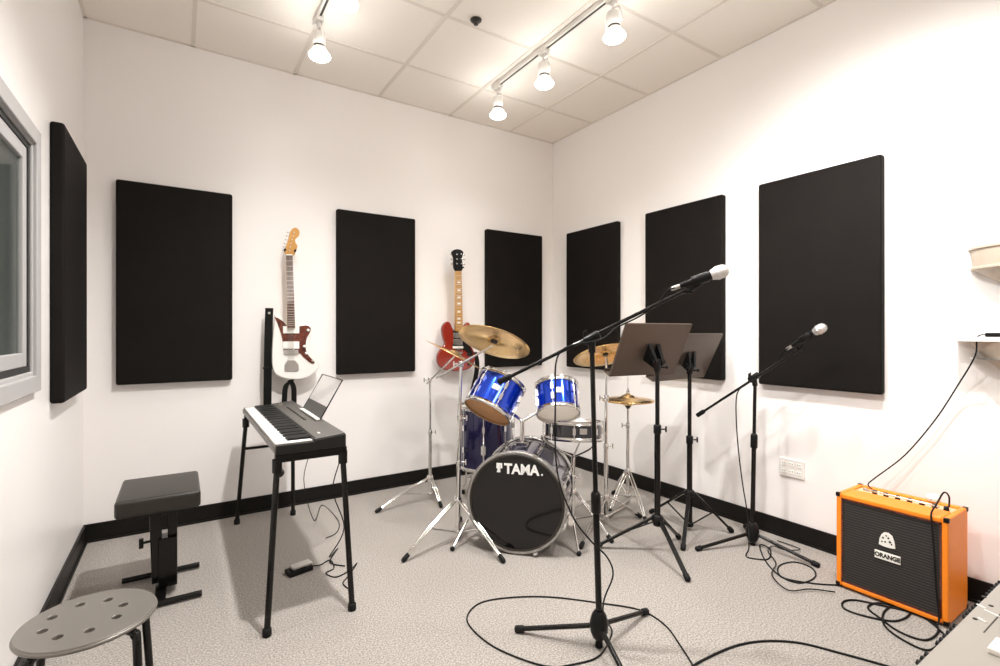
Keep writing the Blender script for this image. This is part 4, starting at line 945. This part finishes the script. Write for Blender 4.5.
# little white device and lead on the amplifier
t = thing('plug', 'small round white plug lying on top of the orange amplifier, right end', 'plug', (AX0+.24, .80, AZ1))
MB().lathe((AX0+.24, .80, AZ1), UP, [(.020, 0), (.026, .006), (.026, .022), (.016, .03), (0, .031)], 20, caps=False).build('cap', M['bone'], t)
MB().tube((AX0+.216, .80, AZ1+.012), (AX0+.20, .80, AZ1+.012), .003).build('pin', M['steel'], t)

# ------------------------------------------------------------------ cables
G = None
mcp = at(592, 345, Z1-.03)
cable([at(674, 288, Z1-.04), at(668, 290, Z1-.05), at(657, 304, Z1-.03), at(640, 316, Z1-.03), at(616, 328, Z1-.03), at(600, 340, Z1-.04), at(560, 352, Z1-.02), at(555.5, 400, Z1-.03), at(557, 470, Z1-.02), at(572, 515, Z1-.03), at(590, 540, Z1-.05), at(607, 557, Z1-.04), at(613, 575, Z1-.06), at(604, 600, Z1-.04), fl(604, 618, .05)]+F_([(612, 632), (600, 655), (575, 664), (545, 666), (500, 650), (475, 632), (467, 617), (480, 603), (510, 597.5), (550, 597), (600, 603), (640, 610), (665, 625), (680, 645), (692, 664), (695, 672)]), .0032, 'long black cable looping on carpet around the tall front microphone stand')
cable(F_([(690, 668), (705, 659), (735, 646), (765, 641), (800, 643), (840, 653), (880, 664), (905, 672)]), .0042, 'thick black cable arching across carpet at the bottom of the picture')
cable([at(788, 348.5, Z2-.19), at(783, 352, Z2-.16), at(776, 362, Z2-.10), at(766, 371, Z2-.07), at(752, 380, Z2-.03), at(739, 390, Z2-.0), at(736, 405, Z2-.01), at(737.5, 440, Z2-.02), at(742, 480, Z2-.02), at(747.5, 515, Z2-.04), fl(749, 546, .05)]+F_([(746, 555), (750, 558), (768, 559), (770, 549), (760, 545), (765, 560), (780, 576), (800, 583), (815, 577), (812, 568), (795, 562), (779, 566), (782, 577), (810, 583), (838, 585), (850, 584)]), .0035, 'black microphone cable coiled on carpet between the shorter stand and amplifier')
cable([Vector((2.93, 1.52, .004))]+F_([(800, 549), (785, 550), (773, 546), (768, 551), (776, 563), (772, 575), (788, 590), (810, 589), (835, 592)], .011), .003, 'thin black cable along the right baseboard leading to the amplifier')
def fz(pts, z): return [fl(*p, z) for p in pts]
cable(fz([(946, 635), (930, 650), (905, 641), (885, 626), (884, 612), (897, 604), (910, 607), (908, 616), (893, 621), (865, 616), (845, 609), (843, 602), (855, 600), (880, 605), (910, 612), (933, 622), (938, 632), (925, 640), (900, 632), (880, 618), (868, 608), (876, 603), (895, 606), (925, 618), (950, 640)], .005), .004, 'black cable coiled loosely on carpet in front of the orange amplifier')
wc = [Vector((XR-.10, .62, 1.210)), Vector((XR-.10, .66, 1.205)), onx(975, 356, XR-.11), onx(958, 385, XR-.06), onx(935, 420, XR-.05), onx(905, 455, XR-.05), onx(875, 478, XR-.08), Vector((AX0+.20, 1.04, AZ1+.02)), Vector((AX0+.19, 1.02, AZ1+.004))]
cable(wc, .003, 'thin black cable drooping from the white wall shelf to the amplifier')
cable([Vector((AX0+.18, .73, AZ1+.004)), Vector((AX0+.18, .73, AZ1+.05)), Vector((AX0+.13, .735, AZ1+.075)), Vector((AX0+.06, .74, AZ1+.035)), Vector((AX0+.01, .742, AZ1+.012)), Vector((AX0-.008, .738, AZ1-.02)), Vector((AX0-.010, .728, .30)), Vector((AX0-.010, .722, .16)), Vector((AX0-.012, .712, .04)), Vector((AX0-.03, .715, .006))], .0035, 'black lead hanging over the right side of the amplifier grille')

# ------------------------------------------------------------------ grey console, bottom right corner
CZ = .60; e0, e1 = 1.02, 2.02; ye = .350
t = thing('mixing_console', 'grey console with a row of black knobs in the bottom right corner', 'console', (1.52, .18, CZ-.10))
MB().hexa([(e0, -.06, CZ-.10), (e1, -.06, CZ-.10), (e1, ye, CZ-.10), (e0, ye, CZ-.10)], [(e0, -.06, CZ), (e1, -.06, CZ), (e1, ye-.004, CZ), (e0, ye-.004, CZ)]).build('case', M['console'], t, bevel=.004)
k = 0; x = 1.19
while x < 2.0:
    if k % 8 not in (3, 4):
        MB().lathe((x, ye-.006, CZ-.012), (0, 1, .15), [(.0058, 0), (.0058, .004), (.0050, .011), (0, .011)], 14, caps=False).build('knob', M['black_plastic'], t)
    x += .0212; k += 1
MB().box((1.40, ye-.045, CZ), (1.99, ye-.043, CZ+.0008)).build('seam', M['ink'], t)
for px, py in ((984, 597), (975, 619), (991, 606)):
    p = fl(px, py, CZ); MB().lathe(p, UP, [(.0045, 0), (.0040, .0015), (0, .0018)], 12, caps=False).build('screw', M['ink'], t)
for a, b_ in (((977, 604.5), (985, 608.5)), ((978, 618), (986, 623)), ((984, 610), (999, 617))):
    pa, pb = fl(*a, CZ), fl(*b_, CZ); MB().bar(pa+UP*.001, pb+UP*.001, .004, .0018).build('printed_line', M['bone'], t)
pa = fl(997, 654, CZ); MB().box((pa.x-.012, pa.y-.020, CZ), (pa.x+.05, pa.y+.012, CZ+.012)).build('fader_cap', M['bone'], t, bevel=.003)
pb = fl(999.5, 580, CZ); MB().box((pb.x-.005, ye-.02, CZ), (pb.x+.03, ye-.006, CZ+.012)).build('indicator', M['blue_light'], t, bevel=.002)
t = thing('console_stand', 'black folding stand under the grey console', 'stand', (1.52, .15, 0))
for x in (1.12, 1.9):
    MB().tube((x, -.02, .013), (x, .30, CZ-.113), .012).tube((x+.03, .30, .013), (x+.03, -.02, CZ-.113), .012).build('leg_pair', M['black_metal'], t)
MB().tube((1.12, .14, .25), (1.93, .14, .25), .010).tube((1.10, .30, CZ-.112), (1.95, .30, CZ-.112), .0115).tube((1.10, -.02, CZ-.112), (1.95, -.02, CZ-.112), .0115).build('cross_bar', M['black_metal'], t)

# ------------------------------------------------------------------ camera, light, colour
for o in ALL:
    if '_o' in o: del o['_o']
if '_o' in wn: del wn['_o']
cd = bpy.data.cameras.new('camera'); co = bpy.data.objects.new('camera', cd); col.objects.link(co)
cd.sensor_width = 36; cd.lens = FOC/1000*36; cd.shift_y = -.001; cd.clip_start = .02
co.location = (0, 0, EYE); co.rotation_euler = (PI/2, 0, -YAW); scene.camera = co
# added soft fill behind the camera: area light below an unseen panel
lt = thing('fill_light', 'added fill light on an unseen square panel behind the camera', 'lamp', (1.3, -.6, ZC-.001))
lt.pop('_o', None)
pb_ = MB().box((1.0, -.9, ZC-.012), (1.6, -.3, ZC-.001)); o = pb_.build('fill_panel', M['white_metal'], None); o.parent = lt; o.location = Vector(o['_o'])-lt.location; del o['_o']
La = bpy.data.lights.new('fill_area_light', 'AREA'); La.shape = 'RECTANGLE'; La.size = .58; La.size_y = .58; La.energy = 18; La.color = (1, .95, .90)
lo = bpy.data.objects.new('fill_area_light', La); col.objects.link(lo); lo.parent = lt; lo.location = (0, 0, -.02)
wd = bpy.data.worlds.new('world'); scene.world = wd; wd.use_nodes = True
wd.node_tree.nodes['Background'].inputs[0].default_value = (.9, .92, 1, 1); wd.node_tree.nodes['Background'].inputs[1].default_value = .3
scene.view_settings.view_transform = 'Standard'; scene.view_settings.look = 'None'; scene.view_settings.gamma = 1; scene.view_settings.use_curve_mapping = False
scene.view_settings.exposure = -0.04
scene.cycles.max_bounces = 12; scene.cycles.diffuse_bounces = 8
